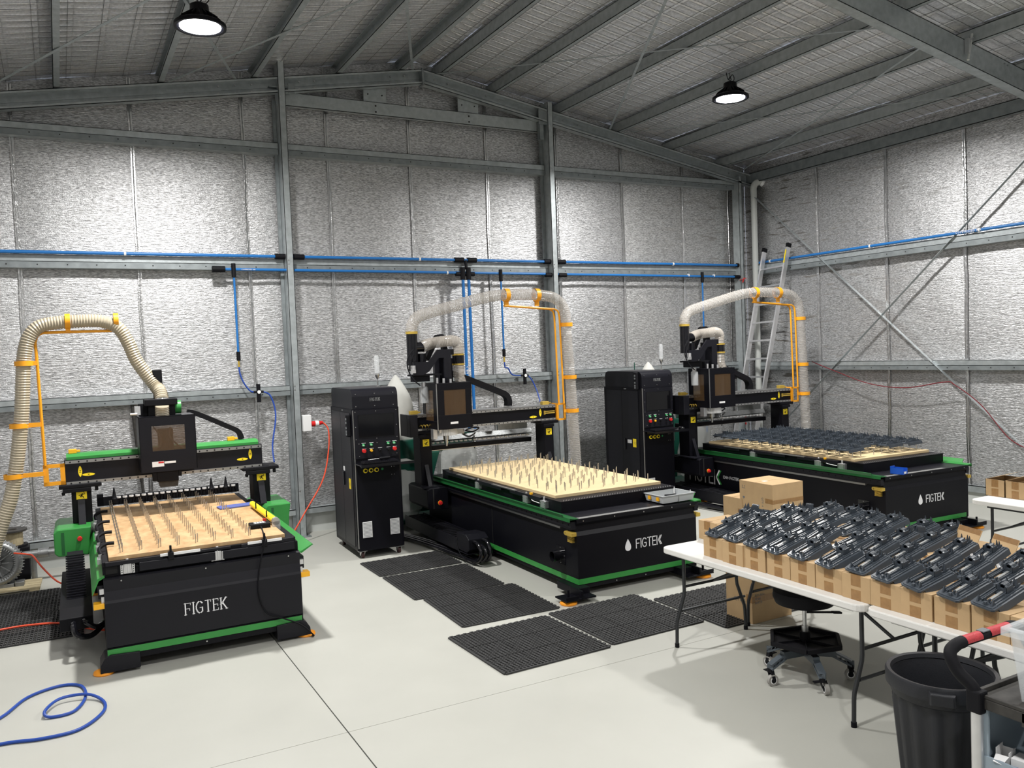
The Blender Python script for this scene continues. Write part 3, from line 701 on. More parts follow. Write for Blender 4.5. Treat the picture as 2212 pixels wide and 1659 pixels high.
    # front panel with a window opening
    def framed(a0,a1,c0,c1,w0,w1,v0,v1,plane,pos):
        mm=MB()
        for (p,q,r_,s_) in ((a0,c0,a1,v0),(a0,v1,a1,c1),(a0,v0,w0,v1),(w1,v0,a1,v1)):
            if plane=='y': mm.box(p,pos,q,r_,pos+th,s_)
            else: mm.box(pos,p,q,pos+th,r_,s_)
        return mm
    fr=framed(hx0,hx1,hz0,hz1,hx0+.09,hx1-.08,hz0+.17,hz1-.08,'y',hy0)
    h=obj('dust_housing_front',fr,M['black'],t,bev=.003)
    obj('smoked_window',MB().box(hx0+.09,hy0+.003,hz0+.17,hx1-.08,hy0+.006,hz1-.08),M['smoke'],h)
    obj('info_label',MB().box(hx0+.16,hy0-.001,hz0+.06,hx0+.26,hy0,hz0+.085),M['white'],h)
    h2=obj('dust_housing_side',framed(hy0,hy1,hz0,hz1,hy0+.12,hy1-.1,hz0+.1,hz1-.08,'x',hx0-.008),M['black'],t,bev=.003)
    obj('smoked_window',MB().box(hx0-.006,hy0+.12,hz0+.1,hx0-.003,hy1-.1,hz1-.08),M['smoke'],h2)
    obj('dust_housing_side',MB().box(hx1-.006,hy0,hz0,hx1,hy1,hz1),M['black'],t)
    obj('dust_housing_top',MB().box(hx0,hy0,hz1-.005,hx1,hy1,hz1+.004),M['blackm'],t)
    obj('hinge_strip',MB().box(hx0-.012,hy0-.004,hz0-.01,hx0-.002,hy0+.006,hz1),M['rail'],h)
    obj('spindle_motor',MB().cyl((hx0+.2,hy0+.2,hz0-.02),(hx0+.2,hy0+.2,hz1-.1),.075,n=20).box(hx0+.1,hy0+.28,hz0-.06,hx0+.34,GY-.02,hz1+.3),M['blackb'],t,smooth=True)
    obj('inner_hose',MB().tube([(hx0+.28,hy0+.12,hz0+.1+.02*k) for k in range(22)],.055,12,rib=(.018,.006)),M['clear'],t,smooth=True)
    br=MB()
    for k in range(40):
        a=2*PI*k/40; br.bar((hx0+.17+.13*math.cos(a),hy0+.18+.10*math.sin(a),hz0-.01),(hx0+.17+.14*math.cos(a),hy0+.18+.11*math.sin(a),hz0-.085),.018,.004)
    obj('dust_brush',br,M['white'],t)
    obj('spindle_nose',MB().cyl((hx0+.17,hy0+.18,hz0-.02),(hx0+.17,hy0+.18,hz0-.14),.035,n=16).cyl((hx0+.17,hy0+.18,hz0-.14),(hx0+.17,hy0+.18,hz0-.22),.025,.012,n=16),M['steel'],t,smooth=True)
    obj('tool_sensor',MB().box(hx0-.02,hy0+.12,hz0-.12,hx0+.03,hy0+.2,hz0).box(hx0+.05,hy0+.1,hz0-.05,hx0+.08,hy0+.14,hz0-.0),M['alu'],t)
    # plates above the head
    m=MB().prism([(-.42,2.04),(-.42,2.20),(-.22,2.20),(-.10,2.34),(.07,2.34),(.07,1.93),(-.02,1.93),(-.02,2.24),(-.09,2.24),(-.22,2.08),(-.30,2.04)],'y',GY-.22,GY-.19)
    obj('hose_bracket',m,M['blackb'],t)
    obj('bracket_tray',MB().box(-.42,GY-.2,2.03,-.05,GY+.0,2.05).box(-.40,GY-.18,1.96,-.2,GY-.05,2.03),M['blackm'],t); obj('bracket_tongue',MB().box(-.10,GY-.2,2.27,.12,GY-.19,2.34),M['blackm'],t)
    obj('z_axis_tower',MB().box(-.03,GY-.08,1.93,.09,GY+.02,2.30).cyl((-.10,GY-.2,1.93),(-.10,GY-.2,2.03),.025,n=12).cyl((-.0,GY-.24,1.93),(-.0,GY-.24,2.0),.02,n=12),M['black'],t)
    obj('air_fitting',MB().cyl((-.14,GY-.26,1.93),(-.14,GY-.26,2.0),.014,n=10).cyl((-.06,GY-.27,1.93),(-.06,GY-.27,1.99),.016,n=10).cyl((.03,GY-.27,1.93),(.03,GY-.27,1.98),.016,n=10),M['alu'],t,smooth=True)
    duct=obj('duct_tee',MB().cyl((-.36,GY-.05,2.16),(-.36,GY-.05,2.56),.068,n=20).cyl((-.24,GY-.05,2.16),(-.24,GY-.05,2.30),.05,n=16).cyl((-.36,GY-.05,2.38),(-.22,GY-.05,2.38),.06,n=16),M['blackg'],t,smooth=True)
    clamp=MB().cyl((-.36,GY-.05,2.54),(-.36,GY-.05,2.57),.075,n=18)
    clamp.cyl((.22,GY-.1,2.14),(.22,GY-.1,2.16),.078,n=18).cyl((.22,GY-.1,2.26),(.22,GY-.1,2.28),.078,n=18)
    obj('hose_clamp',clamp,M['brass'],t,smooth=True)
    obj('hose_joiner',MB().cyl((.22,GY-.1,2.14),(.22,GY-.1,2.28),.074,n=18),M['blackg'],t,smooth=True)
    # drag chain arch on the head and along the beam
    a=smoothpath([(-.16,GY+.02,2.22),(-.02,GY+.03,2.46),(.02,GY+.03,2.50),(.08,GY+.03,2.47),(.10,GY+.03,2.2)],6)
    obj('drag_chain',MB().strip(a,(0,1,0),.09,.055),M['blackm'],t)
    a=smoothpath([(.25,GY+.28,2.04),(.45,GY+.28,1.97),(.93,GY+.28,1.77),(1.05,GY+.28,1.71),(1.09,GY+.28,1.64),(1.09,GY+.28,1.56)],5)
    obj('drag_chain',MB().strip(a,(0,1,0),.10,.07),M['blackm'],t)
    obj('side_motor',MB().cyl((.30,GY+.3,1.62),(.52,GY+.3,1.62),.06,n=16).box(.26,GY+.1,1.5,.34,GY+.3,1.9),M['black'],t,smooth=True)
    obj('motor_cap',MB().cyl((.52,GY+.3,1.62),(.535,GY+.3,1.62),.062,n=16),M['brass'],t,smooth=True)
    cb=MB().tube(smoothpath([(-.40,GY-.2,2.36),(-.48,GY-.2,2.25),(-.49,GY-.22,2.12),(-.44,GY-.24,2.0),(-.36,GY-.26,1.92)],5),.008,6)
    cb.tube(smoothpath([(-.40,GY-.2,2.3),(-.45,GY-.2,2.2),(-.47,GY-.22,2.1)],5),.01,6)
    obj('cable',cb,M['blackm'],t,smooth=True)
    obj('filter_regulator',MB().cyl((-.42,GY-.22,2.1),(-.42,GY-.22,2.16),.025,n=12).box(-.46,GY-.24,2.07,-.40,GY-.2,2.11),M['alu'],t)
    obj('coolant_jar',MB().lathe((-.26,GY-.12,0),[(.0,1.70),(.05,1.70),(.05,1.88),(.04,1.90),(0,1.90)],16),M['clearp'],t,smooth=True)
    obj('jar_neck',MB().cyl((-.26,GY-.12,1.90),(-.26,GY-.12,1.95),.03,n=12),M['alu'],t,smooth=True)
    # hoses
    H=GY-.05
    short=smoothpath([(-.24,H,2.38),(-.10,H+.02,2.42),(.05,H-.05,2.44),(.16,H-.06,2.44),(.22,H-.05,2.40),(.22,H-.05,2.28)],8)
    obj('short_hose',MB().tube(short,.066,14,rib=(.016,.006)),M['clear2'],t,smooth=True)
    obj('short_hose',MB().tube([(.22,H-.05,2.14),(.22,H-.05,2.0),(.24,H-.1,1.85)],.066,14,rib=(.016,.006)),M['clear2'],t,smooth=True)
    main=smoothpath([(-.36,H,2.57),(-.345,H,2.66),(-.27,H,2.745),(-.1,H,2.80),(.2,H,2.87),(.55,H,2.955),(.80,H,3.0),(1.0,H,3.01),(1.25,H,3.01),(1.48,H,3.0),(1.66,H,2.965),(1.78,H,2.87),(1.83,H,2.72),(1.84,H,2.4),(1.87,H,1.9),(1.89,H,1.4),(1.91,H,.9),(1.92,H,.4),(1.93,H,.2)],10)
    obj('suction_hose',MB().tube(main,.072,16,cap=False),M['clear'],t,smooth=True)
    # spiral wire of the hose
    sp=[]; nrm=None; acc=0
    for i in range(len(main)-1):
        d=(main[i+1]-main[i]); n_=max(1,int(d.length/.004)); dd=d.normalized(); u=Vector((0,1,0)); v=dd.cross(u).normalized()
        for k in range(n_):
            acc+=d.length/n_; ph=acc/.024*2*PI
            sp.append(main[i]+d*(k/n_)+(u*math.cos(ph)+v*math.sin(ph))*.0755)
    obj('hose_spiral',MB().tube(sp,.0032,4),M['spiral'],t,smooth=True)
    # orange hose stand
    X0=1.655
    f=MB()
    for a_,b_,c_,d_ in((X0,1.34,X0+.14,1.365),(X0,1.545,X0+.14,1.57),(X0,1.34,X0+.03,1.57),(X0+.11,1.34,X0+.14,1.57)): f.box(a_,GY-.03,b_,c_,GY-.022,d_)
    f.box(X0,GY-.03,1.34,X0+.01,GY+.1,1.57)
    st=obj('hose_stand',f,M['orange'],t)
    rods=MB()
    for dx,dy in((.045,.0),(.105,-.03)):
        rods.tube([(X0+dx,GY-.02+dy,1.56),(X0+dx-.02,GY-.02+dy,2.6)]+smoothpath([(X0+dx-.025,GY-.02+dy,2.72),(X0+dx-.045,GY-.02+dy,2.79),(X0+dx-.1,GY-.02+dy,2.82)],4)+[(.93,GY-.02+dy,2.87)],.0125,8)
    obj('stand_rod',rods,M['orange'],st,smooth=True)
    for (cx,cz,ax) in((.95,3.005,0),(1.40,3.005,0)):
        pr=[(.08,-.03),(.084,-.03),(.084,.03),(.08,.03),(.08,-.03)]
        obj('hose_ring',MB().lathe((cx,H,cz),pr,24,axis='x').box(cx-.03,H-.01,2.86,cx+.03,H+.01,2.93),M['orange'],t,smooth=True)
    for cx,cz in((1.84,2.61),(1.875,1.91),(1.89,1.46)):
        obj('hose_ring',MB().lathe((cx,H,cz),[(.08,-.025),(.084,-.025),(.084,.025),(.08,.025),(.08,-.025)],24,axis='z').box(X0+.1,H-.01,cz-.02,cx-.08,H+.005,cz+.02),M['orange'],t,smooth=True)
    # tool magazine
    TY=GY+.42
    tr=obj('tool_rack_rail',MB().prism([(TY,1.15),(TY-.03,1.17),(TY,1.23),(TY+.01,1.23),(TY+.01,1.15)],'x',-.12,1.50),M['cast'],t)
    forks=MB()
    for k in range(24):
        x=-.10+k*.066; forks.lathe((x,TY-.035,1.135),[(.018,0),(.026,0),(.026,.018),(.018,.018),(.018,0)],10)
    obj('tool_fork',forks,M['white'],tr,smooth=True)
    for x in(.0,.62,):
        obj('tool_holder',MB().lathe((x,TY-.04,0),[(0,1.02),(.006,1.03),(.02,1.07),(.03,1.08),(.03,1.12),(.016,1.14),(.008,1.2),(0,1.21)],16),M['steel'],t,smooth=True)
    obj('rack_shelf',MB().box(-.18,TY-.10,1.055,1.45,TY+.06,1.115),M['black'],t,bev=.004)
    obj('rack_edge',MB().box(-.18,TY-.103,1.052,1.15,TY-.10,1.06),M['steel'],t)
    obj('rack_bracket',MB().box(1.0,TY+.01,1.2,1.45,TY+.03,1.32),M['cast'],t); obj('rack_bracket',MB().box(.1,TY,1.22,.5,TY+.06,1.29),M['rail'],t)
    obj('coiled_cable',MB().tube(smoothpath([(.5,TY-.02,1.27),(.6,TY-.05,1.25),(.7,TY-.03,1.29),(.62,TY-.02,1.30),(.52,TY-.03,1.28)],6),.01,6),M['blackm'],t,smooth=True)
    return t
R2=router('long black CNC router in the middle, its pale board set with bare steel pins',(4.10,6.42,0),math.radians(-.6),False)
R3=router('long black CNC router at the far right loaded with rows of grey mouldings',(8.03,6.16,0),math.radians(-2.4))
def on(rt,x,y,z=0):
    v=Matrix.Rotation(rt.rotation_euler.z,3,'Z')@Vector((x,y,z)); return Vector(rt.location)+v
# jig boards with pins
def pin_mesh(h,r=.0045):
    return MB().cyl((0,0,0),(0,0,h),r,n=8).mesh('pin',True)
pm=pin_mesh(.08,.0052); pm.materials.append(M['steel'])
def jig(rt,label,x0,y0,w,l,z,th,m,pins,pmesh,group):
    p=on(rt,x0,y0,z); b=thing('jig_board',label,'board',p,rt.rotation_euler.z,group)
    obj('board',MB().box(0,0,0,w,l,th),m,b,bev=.002)
    for x,y in pins:
        o=bpy.data.objects.new('pin',pmesh); COL.objects.link(o); o.parent=b; o.location=(x,y,th)
    return b
pins=[]
for c in range(9):
    for r in range(13):
        x=.07+c*.143; y=.10+r*.192+(.05 if c%2 else 0)+random.uniform(-.015,.015)
        pins.append((x+random.uniform(-.015,.015),y)); pins.append((x+.045+random.uniform(-.01,.02),y+.07))
j2=jig(R2,'pale wooden jig board with bare steel pins on the middle machine',.09,.52,1.29,2.58,.832,.03,M['ply'],[p for p in pins if p[1]<2.54 and p[0]<1.27],pm,'jig boards')
pins=[]
for r in range(13):
    for x in (.10,.24,.46,.60,.80,.94,1.10,1.22): pins.append((x,.12+r*.19))
j3=jig(R3,'wooden jig board under the grey mouldings on the far right machine',.09,.50,1.29,2.62,.832,.03,M['ply'],pins,pm,'jig boards')
# ================= LEFT ROUTER =================
W1=1.455; L1=2.95
t=thing('cnc_router','black CNC router at the left with green beam covers and green side boxes','machine',(.205,6.86,0),math.radians(-1.0))
R1=t
m=MB().prism([(0,.19),(-.008,.20),(-.008,.53),(0,.55),(.018,.615),(.005,.705),(.02,.715),(L1,.715),(L1,.19)],'x',0,W1)
b=obj('base_panel',m,M['blackb'],t)
obj('bolt',(lambda m:[m.cyl((x,-.002,z),(x,-.008,z),.006,n=6) for z,xx in((.69,(.12,.72,1.36)),(.115,(.1,.7,1.35))) for x in xx] and m)(MB()),M['steel'],t)
obj('green_stripe',MB().box(.0,-.012,.135,W1-.01,-.008,.185),M['green'],t)
obj('lower_rail',MB().box(.0,-.006,.09,W1-.0,.05,.135).box(.0,-.006,.135,W1,.06,.19).box(0,.05,.09,.08,L1,.19).box(W1-.08,.05,.09,W1,L1,.19).box(.3,.2,.05,W1-.3,L1,.3),M['blackm'],t)
for s,x0 in((-1,0),(1,W1)):
    for y0 in(-.03,L1-.5):
        pts=[(x0-s*.22,.02),(x0-s*.22,.14),(x0-s*.02,.15),(x0+s*.02,.13),(x0+s*.05,.08),(x0+s*.055,.02)]
        f=obj('corner_foot',MB().prism(pts,'y',y0,y0+.22),M['blackb'],t,bev=.005)
        obj('orange_foot_pad',MB().lathe((x0+s*.03,y0+.07,0),[(0,.0),(.07,.0),(.075,.008),(.07,.022),(.05,.03),(0,.03)],20),M['orangef'],f,smooth=True)
    obj('yellow_end_stop',MB().box(x0,.0,.495,x0+s*.075,.09,.535),M['amber'],t,bev=.003)
    g=MB().prism([(x0-s*.01,.72),(x0+s*.03,.70),(x0+s*.075,.60),(x0+s*.08,.60),(x0+s*.04,.715),(x0-s*.01,.735)] if s<0 else [(x0,.70),(x0+.11,.755),(x0+.12,.75),(x0+.02,.69)],'y',.03,L1-.1)
    obj('green_guard_tray',g,M['green'],t)
    r=obj('guide_rail',MB().box(x0,.05,.56,x0+s*.04,L1,.66),M['blackb'],t)
    obj('rack_strip',MB().box(x0,.02,.60,x0+s*.03,.06,.64).box(x0,.02,.53,x0+s*.02,.05,.58),M['alu'],r)
mb,wd=strokes('FIGTEK',.088,.009,.24,serif=True,wide=.78); o=obj('maker_lettering',mb,M['whitep'],t); o.location=(.555,-.010,.35)
# bed and board
bb=obj('bed_frame',MB().box(.0,.06,.715,W1,2.75,.79).box(-.0,.05,.79,W1-.02,2.75,.83),M['blackm'],t,bev=.004)
obj('clamp_rail',MB().box(.25,.02,.735,.80,.06,.80).box(.86,.02,.735,1.42,.06,.80).box(.02,.03,.80,.42,.06,.83).box(.45,.03,.81,.92,.06,.83).box(1.0,.03,.80,1.42,.06,.83),M['blackb'],bb,bev=.003)
obj('white_guide_strip',MB().box(.40,.022,.822,.69,.032,.842),M['white'],bb); obj('white_guide_strip',MB().box(1.05,.022,.822,1.32,.032,.842),M['white'],bb)
obj('slot_box',MB().box(.02,.055,.735,.10,.06,.79),M['hole'],bb)
air_cylinder(t,.17,.06,.765); air_cylinder(t,.82,.06,.765)
for x in (.22,.87): obj('air_line',MB().tube(smoothpath([(x,.05,.78),(x+.05,.04,.76),(x+.05,.05,.74),(x+.02,.06,.73)],5),.005,6),M['blackm'],t,smooth=True)
for x,y,z,w_ in((.475,.03,.83,0),(1.18,.03,.83,0)):
    obj('spring_clamp',MB().box(x-.02,y-.03,z-.03,x+.02,y+.02,z+.02).box(x-.008,y-.02,z+.02,x+.008,y,z+.07).cyl((x-.022,y-.02,z-.03),(x+.022,y-.02,z-.03),.012,n=8),M['blackm'],t,bev=.003)
for y in (.45,.95,1.5,2.1):
    obj('cam_clamp',MB().tube(smoothpath([(.0,y-.06,.82),(-.01,y,.86),(.04,y+.03,.885),(.10,y+.035,.885)],5),.014,8),M['blackm'],t,smooth=True)
    obj('clamp_bracket',MB().box(-.03,y-.12,.76,.03,y-.02,.80).box(-.02,y-.1,.80,.02,y-.08,.83),M['alu'],t)
for y in (.62,1.15,1.75):
    obj('cam_clamp',MB().tube(smoothpath([(1.42,y,.86),(1.40,y+.05,.89),(1.36,y+.08,.88)],5),.013,8),M['blackm'],t,smooth=True)
pm1=pin_mesh(.07,.004); pm1.materials.append(M['steel'])
pins=[]
for c in range(8):
    x=.085+c*.137
    for r in range(16):
        y=.12+r*.155
        pins+= [(x,y),(x+.018,y+.03)]
j1=jig(R1,'stained brown jig board with eight long rows of steel pins on the left machine',.045,.07,1.31,2.50,.83,.03,M['mdf'],pins,pm1,'jig boards')
# rear tool rack of the left router
tr=obj('rear_tool_rack',MB().box(.02,2.66,.86,1.42,2.70,.95).box(.02,2.66,.86,.08,2.72,.98),M['blackm'],t)
fk=MB()
for k in range(20): fk.lathe((.22+k*.06,2.64,.93),[(.015,0),(.023,0),(.023,.016),(.015,.016),(.015,0)],8)
obj('tool_fork',fk,M['white'],tr)
for x in(.18,1.13,1.28): obj('tool_holder',MB().lathe((x,2.62,0),[(0,.88),(.028,.885),(.03,.93),(.022,.94),(.014,.99),(.007,1.04),(0,1.05)],14),M['blackm'],t,smooth=True)
# gantry
GY=2.02
for s,x0 in((-1,-.05),(1,W1+.05)):
    xa,xb=(x0-.31,x0-.02) if s<0 else (x0+.02,x0+.26)
    sb=obj('green_side_box',MB().prism([(xa,.60),(xa,.79),(xa+.03,.82),(xb+.02,.82),(xb,.70),(xb-.01,.56),(xa+.03,.57)],'y',GY-.25,GY+.40),M['green'],t,bev=.01)
    obj('shaded_fold',MB().box(xa+.06,GY-.252,.585,xa+.085,GY-.25,.79),M['green_shade'],sb)  # flat strip; the shade of the fold is put in its darker green
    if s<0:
        e=obj('emergency_button',MB().lathe((xa+.21,GY-.25,.72),[(0,-.035),(.018,-.034),(.022,-.024),(.014,-.018),(.014,-.01),(.02,-.01),(.02,0)],18,axis='y'),M['red'],t,smooth=True)
    pa,pb=(x0-.15,x0+.02) if s<0 else (x0-.04,x0+.13)
    p=obj('gantry_column',MB().box(pa,GY,.82,pb,GY+.22,1.20).box(pa-.10,GY-.05,1.16,pb+.09,GY+.24,1.195).box(pa-.07,GY-.05,1.12,pb+.0,GY,1.16).box(pa-.08,GY-.04,1.10,pa-.05,GY-.01,1.13).box(pb+.03,GY-.04,1.12,pb+.06,GY-.01,1.16),M['blackm'],t,bev=.006)
    obj('gusset',MB().prism([(GY,.82),(GY-.10,.82),(GY,1.05)],'x',(pa+pb)/2-.035,(pa+pb)/2+.025),M['blackb'],p)
    warn(p,(pa+pb)/2+.0,GY,1.09,.09)
bx0,bx1=-.245,1.57
bm=obj('gantry_beam',MB().box(bx0,GY,1.19,bx1,GY+.22,1.425),M['blackb'],t)
for z in (1.205,1.405):
    r=obj('beam_rail',MB().box(bx0+.01,GY-.016,z-.014,bx1-.01,GY,z+.014),M['rail'],t)
    obj('bolt_hole',holes_x(bx0+.05,bx1-.03,GY-.016,z,.072,.008),M['hole'],r)
obj('green_beam_cover',MB().prism([(GY+.02,1.425),(GY+.02,1.45),(GY+.06,1.475),(GY+.2,1.475),(GY+.2,1.425)],'x',bx0+.02,bx1-.03),M['green'],t)
for x in (bx0+.08,bx1-.28): obj('yellow_end_stop',MB().box(x-.04,GY+.10,1.475,x+.03,GY+.16,1.515).box(x+.03,GY+.10,1.485,x+.06,GY+.14,1.505),M['amber'],t,bev=.004)
sticker_arrow(t,bx0+.13,GY,1.31,True); sticker_arrow(t,bx0+.20,GY,1.275,False)
sticker_arrow(t,bx1-.12,GY,1.33,True); sticker_arrow(t,bx1-.20,GY,1.285,False)
# dust housing
hx0,hx1,hy0,hy1,hz0,hz1=.395,.90,GY-.30,GY+.05,1.27,1.80
th=.01; fr=MB()
for (p_,q_,r_,s_) in ((hx0,hz0,hx1,hz0+.20),(hx0,hz1-.09,hx1,hz1),(hx0,hz0+.20,hx0+.11,hz1-.09),(hx1-.10,hz0+.20,hx1,hz1-.09)): fr.box(p_,hy0,q_,r_,hy0+th,s_)
h=obj('dust_housing_front',fr,M['blackb'],t)
obj('smoked_window',MB().box(hx0+.10,hy0+.004,hz0+.18,hx1-.09,hy0+.008,hz1-.08),M['smoke'],h)
obj('rubber_gasket',MB().tube(smoothpath([(hx0+.13,hy0+.03,hz0+.43),(hx0+.19,hy0+.03,hz0+.33),(hx0+.18,hy0+.03,hz0+.24),(hx0+.12,hy0+.03,hz0+.22)],5),.008,6).tube(smoothpath([(hx0+.28,hy0+.03,hz0+.42),(hx0+.27,hy0+.03,hz0+.33),(hx0+.33,hy0+.03,hz0+.25),(hx0+.38,hy0+.03,hz0+.21)],5),.008,6),M['greyp'],h,smooth=True)
obj('dust_housing_side',MB().box(hx0,hy0,hz0,hx0+.008,hy1,hz1).box(hx1-.008,hy0,hz0,hx1,hy1,hz1).box(hx0,hy0,hz1-.008,hx1,hy1,hz1),M['blackb'],t)
lb=obj('safety_label',MB().box(hx0+.10,hy0-.001,hz0+.05,hx0+.205,hy0,hz0+.10),M['white'],h)
obj('red_label_band',MB().box(hx0+.155,hy0-.0015,hz0+.082,hx0+.203,hy0-.001,hz0+.098),M['red'],h)
obj('white_strip_label',MB().box(hx0+.21,hy0-.001,hz0+.075,hx0+.31,hy0,hz0+.095),M['white'],h)
obj('spindle_block',MB().box(hx0+.14,hy0+.02,hz0-.10,hx0+.33,hy0+.2,hz0+.02).box(hx0+.10,hy0+.02,hz0-.09,hx0+.14,hy0+.1,hz0-.0).box(hx0+.33,hy0+.02,hz0-.06,hx0+.36,hy0+.1,hz0-.0).cyl((hx0+.24,hy0+.12,hz0),(hx0+.24,hy0+.12,hz0+.4),.07,n=16),M['blackm'],t,bev=.004)
obj('dust_brush',MB().prism([(hx0+.155,hz0-.10),(hx0+.33,hz0-.10),(hx0+.32,hz0-.155),(hx0+.165,hz0-.155)],'y',hy0+.04,hy0+.16),M['cartb'],t)
obj('z_axis_tower',MB().box(hx0+.10,GY-.20,1.80,hx0+.34,GY-.0,1.93).box(hx0+.07,GY-.24,1.90,hx0+.36,GY+.02,1.96).box(hx0+.165,GY-.06,1.9,hx0+.25,GY+.0,2.24).box(hx0+.02,GY-.12,1.80,hx0+.1,GY-.03,1.92),M['blackm'],t,bev=.005)
obj('motor_cover',MB().cyl((hx0+.33,GY-.1,1.87),(hx0+.40,GY-.1,1.87),.065,n=16),M['green'],t,smooth=True)
obj('air_fitting',MB().box(hx0-.02,GY-.2,1.82,hx0+.03,GY-.15,1.9).cyl((hx0-.06,GY-.2,1.83),(hx0,GY-.2,1.83),.012,n=8),M['alu'],t)
obj('neck_hose',MB().tube([(hx0+.22,hy0+.1,1.80),(hx0+.22,hy0+.07,1.9)],.06,14,rib=(.016,.005)),M['hosebg'],t,smooth=True)
a=smoothpath([(hx1-.02,GY+.18,1.80),(hx1+.08,GY+.18,1.77),(1.27,GY+.18,1.62),(1.37,GY+.18,1.56),(1.40,GY+.18,1.48)],5)
obj('drag_chain',MB().strip(a,(0,1,0),.08,.05),M['blackm'],t)
# beige suction hose and orange stand at the left end
H=GY-.02
pts=[(hx0+.23,H-.12,1.95),(hx0+.22,H-.06,2.03),(hx0+.17,H,2.11),(.43,H,2.33),(.36,H,2.52),(.28,H,2.66),(.14,H,2.725),(-.05,H,2.73),(-.22,H,2.72),(-.37,H,2.69),(-.46,H,2.60),(-.51,H,2.44),(-.535,H,2.2),(-.56,H,1.9),(-.60,H,1.6),(-.64,H,1.35),(-.69,H,1.12),(-.75,H,.95),(-.84,H,.7),(-.9,H,.4),(-.92,H,.15)]
obj('suction_hose',MB().tube(smoothpath(pts,8),.058,16,rib=(.024,.007)),M['hosebg'],t,smooth=True)
obj('hose_clamp',MB().cyl((hx0+.23,H-.125,1.935),(hx0+.23,H-.12,1.96),.067,n=16),M['steel'],t,smooth=True)
X0=-.42
f=MB()
for a_,b_,c_,d_ in((X0,1.20,X0+.18,1.235),(X0,1.365,X0+.18,1.40),(X0,1.20,X0+.045,1.40),(X0+.14,1.20,X0+.18,1.40)): f.box(a_,GY-.01,b_,c_,GY+.0,d_)
st=obj('hose_stand',f,M['orange'],t)
obj('stand_rod',MB().tube([(X0+.02,GY-.005,1.39),(X0+.005,GY,2.4)]+smoothpath([(X0+.0,GY,2.54),(X0+.02,GY,2.60),(X0+.07,GY,2.63)],4)+[(.30,GY,2.635)],.0135,8),M['orange'],st,smooth=True)
for cx in(-.145,.265):
    obj('hose_ring',MB().lathe((cx,H,2.73),[(.066,-.022),(.071,-.022),(.071,.022),(.066,.022),(.066,-.022)],22,axis='x').box(cx-.02,H-.01,2.63,cx+.02,H+.01,2.67),M['orange'],t,smooth=True)
for cx,cz in((-.52,2.35),(-.59,1.78),(-.66,1.32)):
    obj('hose_ring',MB().lathe((cx,H,cz),[(.072,-.022),(.077,-.022),(.077,.022),(.072,.022),(.072,-.022)],22,axis='z').box(cx+.07,H-.01,cz-.02,X0+.01,H+.01,cz+.02),M['orange'],t,smooth=True)
# drag chain trough at the left side
tr=obj('cable_trough',MB().prism([(.62,.20),(.62,.30),(.80,.34),(2.2,.34),(2.2,.20)],'x',-.32,-.08),M['blackm'],t,bev=.005)
ch=MB()
for k in range(20): z0=.30+k*.016; ch.box(-.27,1.02+k*.028,z0,-.12,1.035+k*.028+.01,z0+.012)
obj('drag_chain',ch,M['blackb'],t)
obj('drag_chain_arm',MB().bar((-.195,.95,.24),(-.195,1.75,.6),.13,.03),M['blackm'],t)
obj('black_cable_hose',MB().tube(smoothpath([(-.22,.62,.26),(-.22,.50,.27),(-.2,.46,.2),(-.1,.5,.17),(.0,.7,.2)],6),.022,8).tube(smoothpath([(-.15,.62,.27),(-.13,.54,.27),(-.06,.55,.22),(.02,.7,.22)],6),.02,8),M['blackg'],t,smooth=True)
# pneumatic roller arm, paddle, hand controller
ro=thing('roller_tube','yellow roller tube lying beside the pins on the left machine','tube',on(R1,1.36,.42,.905),R1.rotation_euler.z)
obj('tube',MB().cyl((0,.04,0),(.0,1.10,-.01),.028,n=16),M['sticker'],ro,smooth=True)
obj('end_bracket',MB().box(-.035,0,-.075,.035,.012,.0).cyl((0,.0,0),(0,.04,0),.033,n=16),M['alu'],ro,smooth=True)
obj('pin_handle',MB().cyl((-.03,.25,.0),(-.03,.25,.06),.006,n=6).cyl((-.03,.75,.0),(-.03,.75,.06),.006,n=6),M['blackm'],ro)
pd=tag(obj('paddle',MB().prism([(0,-.07),(.03,-.08),(.33,-.07),(.36,-.03),(.36,.03),(.33,.07),(.03,.08),(0,.07)],'z',0,.014),M['bluebin'],bev=.003),'flat blue plastic paddle lying on the right edge of the left machine','tool'); pd.location=on(R1,1.06,1.66,.862); pd.rotation_euler=(0,0,.08)
pd.data.materials.clear(); pd.data.materials.append(mat('slate_blue_plastic',(.09,.12,.36),.5))
hc=thing('hand_controller','black handheld controller with red button lying on the corner of the stained jig board','controller',on(R1,1.23,.47,.861),math.radians(-3))
obj('case',MB().prism([(-.085,-.05),(.085,-.05),(.085,.07),(-.085,.07)],'z',0,.04),M['blackm'],hc,bev=.008)
obj('keypad',MB().box(-.05,-.03,.04,.05,.05,.0415),M['greyp'],hc)
kp=MB()
for i in range(4):
    for j in range(3): kp.box(-.042+i*.022,-.022+j*.022,.0415,-.028+i*.022,-.008+j*.022,.043)
obj('key',kp,M['white'],hc)
obj('red_button',MB().cyl((.05,.055,.04),(.05,.055,.062),.014,n=12),M['red'],hc,smooth=True)
cb=obj('cable',MB().tube(smoothpath([(0,-.05,.02),(.0,-.12,.012),(-.02,-.33,.01),(-.03,-.49,-.01),(-.06,-.50,-.10),(-.10,-.50,-.29),(-.104,-.505,-.45),(-.05,-.505,-.6),(.085,-.505,-.67),(.213,-.51,-.74),(.30,-.53,-.83),(.30,-.48,-.856),(.2,-.3,-.856)],7),.006,6),M['blackm'],hc,smooth=True)
